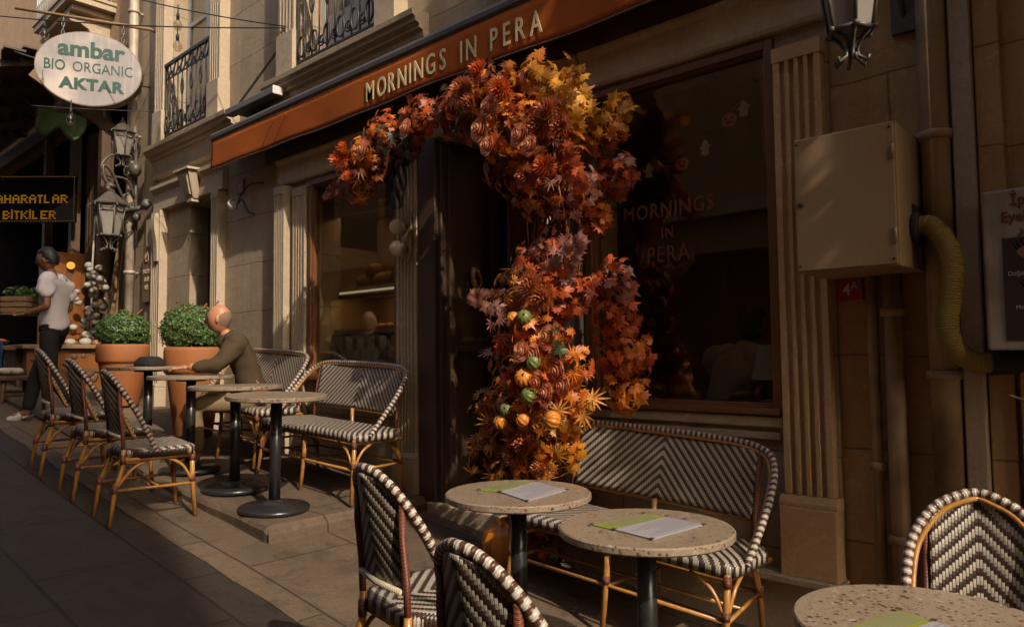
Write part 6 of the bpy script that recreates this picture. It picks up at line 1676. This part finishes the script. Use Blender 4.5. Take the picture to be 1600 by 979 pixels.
mb = MB(); mb.tube(spline([(-2.55, GY + .004, 1.2), (-2.2, GY + .003, 1.08), (-1.9, GY + .003, 1.12), (-1.5, GY + .003, 1.42)], 20), .0015, 4); o = mb.build('decoration_thread', M['wire']); tag(o, 'thin dark thread carrying the paper cut-outs in the right window', 'thread')
wlt = thing('window_lettering', 'rust brown cafe name lettered on the right window pane', 'lettering', (-2.09, GY - .016, .5))
for k, (t_, z, s_) in enumerate((('MORNINGS', .755, .115), ('IN', .635, .085), ('PERA', .505, .125))):
    mb = MB(); text_mb(t_, s_, .0006, .0018, .88, mb, face_mat((0, 0, z - .5), (1, 0, 0)), 1.12); mb.build('word', M['window_text'], wlt)
# left window: pastry shelf with a light strip, counter with cloth panels
ct = thing('pastry_counter', 'pastry counter with pale cloth front behind the left window', 'counter', (-5.0, 3.9, -1.02))
inv = Matrix.Translation(-Vector(ct.location))
mb = MB(); mb.box(-5.75, -4.40, 3.76, 4.3, .195, .235); mb.box(-5.75, -4.40, 3.80, 4.3, .54, .61); mb.box(-5.75, -5.7, 3.76, 4.3, -1.0, 1.0); mb.box(-5.70, -4.40, 4.28, 4.3, .235, 1.3); o = mb.build('shelf', M['interior'], ct); o.matrix_parent_inverse = inv
mb = MB(); mb.box(-5.6, -4.42, 3.785, 3.797, .555, .572); o = mb.build('light_strip', mat_emit('light_strip', (1, .8, .5), .28), ct); o.matrix_parent_inverse = inv
mb = MB(); mb.box(-5.6, -4.42, 3.86, 3.90, .532, .5385); mb.box(-5.6, -4.42, 3.86, 3.90, 1.29, 1.297); o = mb.build('hidden_shelf_glow', mat_emit('hidden_shelf_glow', (1, .62, .3), 5.0), ct); o.matrix_parent_inverse = inv  # hidden glowing strips added to brighten counter and loaves
mb = MB(); mb.box(-5.7, -4.40, 3.80, 4.3, 1.30, 1.34); mb.box(-5.7, -4.40, 3.798, 3.81, 1.26, 1.299); mb.box(-5.7, -4.40, 3.80, 3.812, .515, .539); o = mb.build('top_shelf', M['dark_wood'], ct); o.matrix_parent_inverse = inv
mb = MB(); vs = []; fs = []; n = 160
for i in range(n + 1):
    x = -5.75 + 1.4 * i / n; y = 3.74 + .022 * math.sin(i * .55) + .012 * math.sin(i * .21)
    for z in (-1.0, -.4, .06): vs.append((x, y, z))
for i in range(n):
    for k in range(2): fs.append((i * 3 + k, (i + 1) * 3 + k, (i + 1) * 3 + k + 1, i * 3 + k + 1))
mb.add(vs, fs, smooth=True)
for k in range(9): mb.add([(-5.7 + k * .155, 3.72, .06), (-5.61 + k * .155, 3.72, .06), (-5.61 + k * .155, 3.72, .17), (-5.7 + k * .155, 3.72, .17)], [(0, 1, 2, 3)])
o = mb.build('cloth_front', M['counter_cloth'], ct); o.matrix_parent_inverse = inv
r = random.Random(8)
for k in range(9):
    x = -5.45 + .125 * k; z = .675 + (.09 if k % 3 == 1 else 0); br = thing('bread_loaf', 'crusty round loaf piled on the pastry shelf behind the left window', 'bread', (x, 3.98, z), group='loaves on the pastry shelf')
    mb = MB(); mb.ball((0, 0, 0), .11, 14, 9, (1, .8, .6), Matrix.Rotation(r.uniform(0, 3), 4, 'Z')); mb.build('crust', M['bread'], br)
for k in range(7):
    br = thing('pastry', 'golden pastry in the row on the counter behind the left window', 'pastry', (-5.15 + .11 * k, 3.92, .265), group='pastries on the counter')
    mb = MB(); mb.ball((0, 0, 0), .05, 12, 8, (1, .7, .5)); mb.build('crust', M['bread'], br)

# ------------------------------------------------------------------ the spice shop on the left
ns = thing('bulb_sign', 'dark board with glowing amber bulb letters under the shop canopy', 'sign', (-12.1, 3.0, 2.3))
inv = Matrix.Translation(-Vector(ns.location))
sr = Vector((.72, .70, 0)).normalized(); sfm = face_mat((-12.12, 3.08, 2.28), sr)
mb = MB(); mb.box(-.75, .54, -.31, .37, -.05, 0, sfm); o = mb.build('board', M['paper_black'], ns); o.matrix_parent_inverse = inv
mb = MB()
def led(txt, size, x, y, sx): 
    t_ = text_mb(txt, size, .0, .004, sx, None, None, 1.05)
    # lamps in rows: the letters are cut into level bars
    for f in t_.f:
        pass
    return t_
def bars(txt, size, x0, y0, sx):
    FONT = dict(B=('###.', '#..#', '###.', '#..#', '###.'), A=('.##.', '#..#', '####', '#..#', '#..#'), H=('#..#', '#..#', '####', '#..#', '#..#'), R=('###.', '#..#', '###.', '#.#.', '#..#'), T=('###', '.#.', '.#.', '.#.', '.#.'), L=('#...', '#...', '#...', '#...', '###.'), K=('#..#', '#.#.', '##..', '#.#.', '#..#'), E=('####', '#...', '###.', '#...', '####'))
    x = x0; c = size / 5
    for ch in txt:
        g = FONT.get('I' if ch == 'İ' else ch, ('#', '#', '#', '#', '#'))
        for j, row in enumerate(g):
            for i, q in enumerate(row):
                if q == '#': mb.box(x + i * c * sx, x + (i + .95) * c * sx, y0 - (j + .72) * c, y0 - j * c, .001, .006, sfm)
        if ch == 'İ': mb.box(x, x + c * sx, y0 + c * .35, y0 + c * .8, .001, .006, sfm)
        x += (len(g[0]) + .8) * c * sx
    return x
bars('BAHARATLAR', .125, -.70, .085, .98); o = mb.build('lettering', M['neon'], ns); o.matrix_parent_inverse = inv; mb = MB(); bars('BİTKİLER', .125, -.48, -.145, .98)
o = mb.build('lettering', M['neon'], ns); o.matrix_parent_inverse = inv
mb = MB()
for i in range(34): mb.box(-.74 + i * .0385, -.728 + i * .0385, .345, .357, .001, .008, sfm); mb.box(-.74 + i * .0385, -.728 + i * .0385, -.30, -.29, .001, .008, sfm)
for i in range(17): mb.box(.518, .528, -.28 + i * .038, -.27 + i * .038, .001, .008, sfm)
o = mb.build('border_bulb', mat_emit('border_bulbs', (1, .5, .05), .09), ns); o['kind'] = 'stuff'; o.matrix_parent_inverse = inv
def world_thing(name, label, cat, loc, group=None):
    t_ = thing(name, label, cat, loc, group=group); return t_, Matrix.Translation(-Vector(loc))
def wp_(root, name, mb, mat, bevel=0.):
    o = mb.build(name, mat, root, bevel=bevel); o.matrix_parent_inverse = Matrix.Translation(-Vector(root.location)); return o
pn = thing('varnished_cupboard', 'varnished orange cupboard glowing under two warm lamps in the spice shop', 'cupboard', (-11.1, 3.35, -.3))
mb = MB(); mb.box(-11.65, -11.2, 3.0, 3.45, -.35, 1.45); wp_(pn, 'carcass', mb, M['orange_panel'], .01)
mb = MB()
for z in (-.25, .35, .95): mb.box(-11.198, -11.185, 3.05, 3.4, z, z + .5)
wp_(pn, 'door', mb, M['orange_panel'], .01)
lp = thing('twin_lamp', 'two small warm round lamps lit on the orange cupboard', 'lamp', (-11.12, 3.2, 1.25))
for z in (1.27, 1.0):
    mb = MB(); mb.ball((-11.12, 3.24, z), .05, 14, 10); wp_(lp, 'globe', mb, M['warm_lamp'])
mb = MB(); mb.box(-11.184, -11.165, 3.21, 3.27, .9, 1.35); wp_(lp, 'back_plate', mb, M['dark_wood'])
gs = thing('garlic_string', 'long plaited string of white garlic hanging by the orange cupboard', 'garlic string', (-10.72, 3.4, .9))
mb = MB(); r = random.Random(17)
for k in range(34):
    z = 1.25 - 1.05 * k / 34; wd = .05 + .05 * math.sin(math.pi * k / 34)
    mb.ball((-10.72 + r.gauss(0, wd), 3.38 + r.gauss(0, wd), z), r.uniform(.04, .06), 9, 7, (1, 1, .85))
wp_(gs, 'bulb', mb, M['garlic'])['kind'] = 'stuff'
mb = MB(); mb.tube([(-10.72, 3.4, 1.9), (-10.72, 3.38, 1.25), (-10.72, 3.38, .15)], .012, 6); wp_(gs, 'string', mb, M['cream_cloth'])
for k, (a, b, lab) in enumerate((((-10.0, 3.46, -.35), (-9.86, 3.6, 2.1), 'weathered plank leaning in the corner, nearest the drainpipe'), ((-10.18, 3.44, -.35), (-10.0, 3.6, 2.0), 'middle weathered plank leaning in the corner'), ((-10.4, 3.42, -.32), (-10.12, 3.59, 2.15), 'weathered plank leaning farthest from the drainpipe'))):
    mb = MB(); mb.beam(a, b, .085, .03, (1, 0, 0)); o = mb.build('leaning_plank', M['old_wood'], bevel=.004); tag(o, lab, 'plank', 'planks leaning in the corner')
# carved stall counter with heaps
sc_ = thing('stall_counter', 'carved orange-brown stall counter of the spice shop behind the flower pot', 'stall', (-10.6, 3.2, -.4))
mb = MB(); mb.box(-11.3, -10.3, 2.55, 3.45, -.5, .13); wp_(sc_, 'body', mb, M['orange_panel'], .01)
mb = MB(); mb.box(-11.35, -10.22, 2.48, 3.47, .133, .185); wp_(sc_, 'top', mb, M['old_wood'], .008)
mb = MB(); r = random.Random(3)
for k in range(40): mb.ball((-10.296, r.uniform(2.6, 3.4), r.uniform(-.4, .08)), r.uniform(.02, .045), 8, 6, (.35, 1, 1))
mb.box(-10.3, -10.28, 2.55, 3.45, -.16, -.12); wp_(sc_, 'carving', mb, M['dark_wood'])
for k, (x, y, z, rr, m_, lab) in enumerate(((-10.5, 3.25, .22, .07, 'garlic', 'white garlic head at the sunlit end of the stall counter'), (-10.42, 3.05, .215, .06, 'garlic', 'smaller white garlic head next to it on the counter'), (-10.6, 2.95, .23, .09, 'spice', 'heap of orange spice on the stall counter behind the walker'), (-10.45, 3.37, .21, .055, 'bread', 'brown root lying by the garlic on the stall counter'))):
    mb = MB(); mb.ball((0, 0, 0), rr, 14, 9, (1, 1.1, .8)); o = mb.build({'garlic': 'garlic', 'spice': 'spice_heap', 'bread': 'brown_root'}[m_], M[m_], None, (x, y, z)); tag(o, lab, {'garlic': 'garlic', 'spice': 'spice', 'bread': 'root'}[m_])
# low display table with bundles, wooden stool, blue cloth
dt = thing('display_table', 'low dark wooden display table of the spice shop at the left edge', 'table', (-10.9, 2.5, -.4))
mb = MB(); mb.box(-11.6, -10.5, 2.05, 2.62, .12, .17); wp_(dt, 'tabletop', mb, M['dark_wood'], .006)
for (x, y) in ((-11.5, 2.12), (-10.6, 2.12), (-11.5, 2.55), (-10.6, 2.55)):
    mb = MB(); mb.box(x - .035, x + .035, y - .035, y + .035, -.5, .119); wp_(dt, 'leg', mb, M['dark_wood'])
for k in range(5):
    bk = thing('basket', ('shallow woven basket of dried herbs on the dark display table', 'shallow woven basket of roots on the dark display table')[k % 2], 'basket', (-11.4 + .2 * k, 2.34, .172), group='baskets on the display table')
    mb = MB(); mb.lathe([(.06, 0), (.095, .06), (.10, .065), (.09, .05)], n=20, capt=False); mb.build('bowl', M['old_wood'], bk)
    mb = MB(); mb.ball((0, 0, .045), .085, 12, 8, (1, 1, .5)); mb.build('filling', M[('l_green', 'spice', 'cream_cloth', 'bread', 'spice')[k]], bk)
so = thing('wooden_stool', 'low wooden stool with white wrapped goods on it at the left edge', 'stool', (-9.95, 2.35, -.50))
mb = MB(); mb.box(-.24, .24, -.2, .2, .27, .32); mb.build('seat', M['dark_wood'], so, bevel=.008)
for (x, y) in ((-.2, -.16), (.2, -.16), (-.2, .16), (.2, .16)):
    mb = MB(); mb.tube([(x * .9, y * .9, .27), (x * 1.1, y * 1.1, -.1)], .025, 8); mb.build('leg', M['dark_wood'], so)
mb = MB(); mb.box(-.2, .2, -.172, -.148, .06, .09); mb.box(.182, .204, -.16, .16, .1, .13); mb.build('stretcher', M['dark_wood'], so)
for k in range(4):
    mb = MB(); mb.ball((0, 0, 0), .07, 12, 8, (1.2, 1, .7)); o = mb.build('wrapped_bundle', M['cream_cloth'] if k != 1 else M['garlic'], None, (-10.1 + .1 * k, 2.28 + .06 * (k % 2), -.135)); tag(o, 'white wrapped bundle heaped with others on the low wooden stool', 'bundle', 'white bundles on the low stool')
mb = MB(); vs = []; fs = []
for i in range(9):
    for j in range(9): vs.append((-10.2 + .03 * math.sin(i * 1.2 + j * .3), 2.13 + .16 * i / 8, -.2 + .42 * j / 8))
for i in range(8):
    for j in range(8): fs.append((i * 9 + j, i * 9 + j + 1, (i + 1) * 9 + j + 1, (i + 1) * 9 + j))
mb.add(vs, fs, smooth=True); o = mb.build('blue_cloth', M['blue']); tag(o, 'blue cloth hanging at the left edge before the display table', 'cloth'); sm = o.modifiers.new('thick', 'SOLIDIFY'); sm.thickness = .006
mb = MB(); vs = []; fs = []
for i in range(13):
    for j in range(5): vs.append((-11.0 + .03 * math.sin(i + j), 2.75 + .6 * i / 12, 3.32 - .30 * (j / 4) * (1 + .25 * math.sin(i * .9))))
for i in range(12):
    for j in range(4): fs.append((i * 5 + j, i * 5 + j + 1, (i + 1) * 5 + j + 1, (i + 1) * 5 + j))
mb.add(vs, fs, smooth=True); o = mb.build('green_cloth', M['green_cloth']); tag(o, 'ragged green cloth hanging under the canopy below the oval sign', 'cloth'); sm = o.modifiers.new('thick', 'SOLIDIFY'); sm.thickness = .005
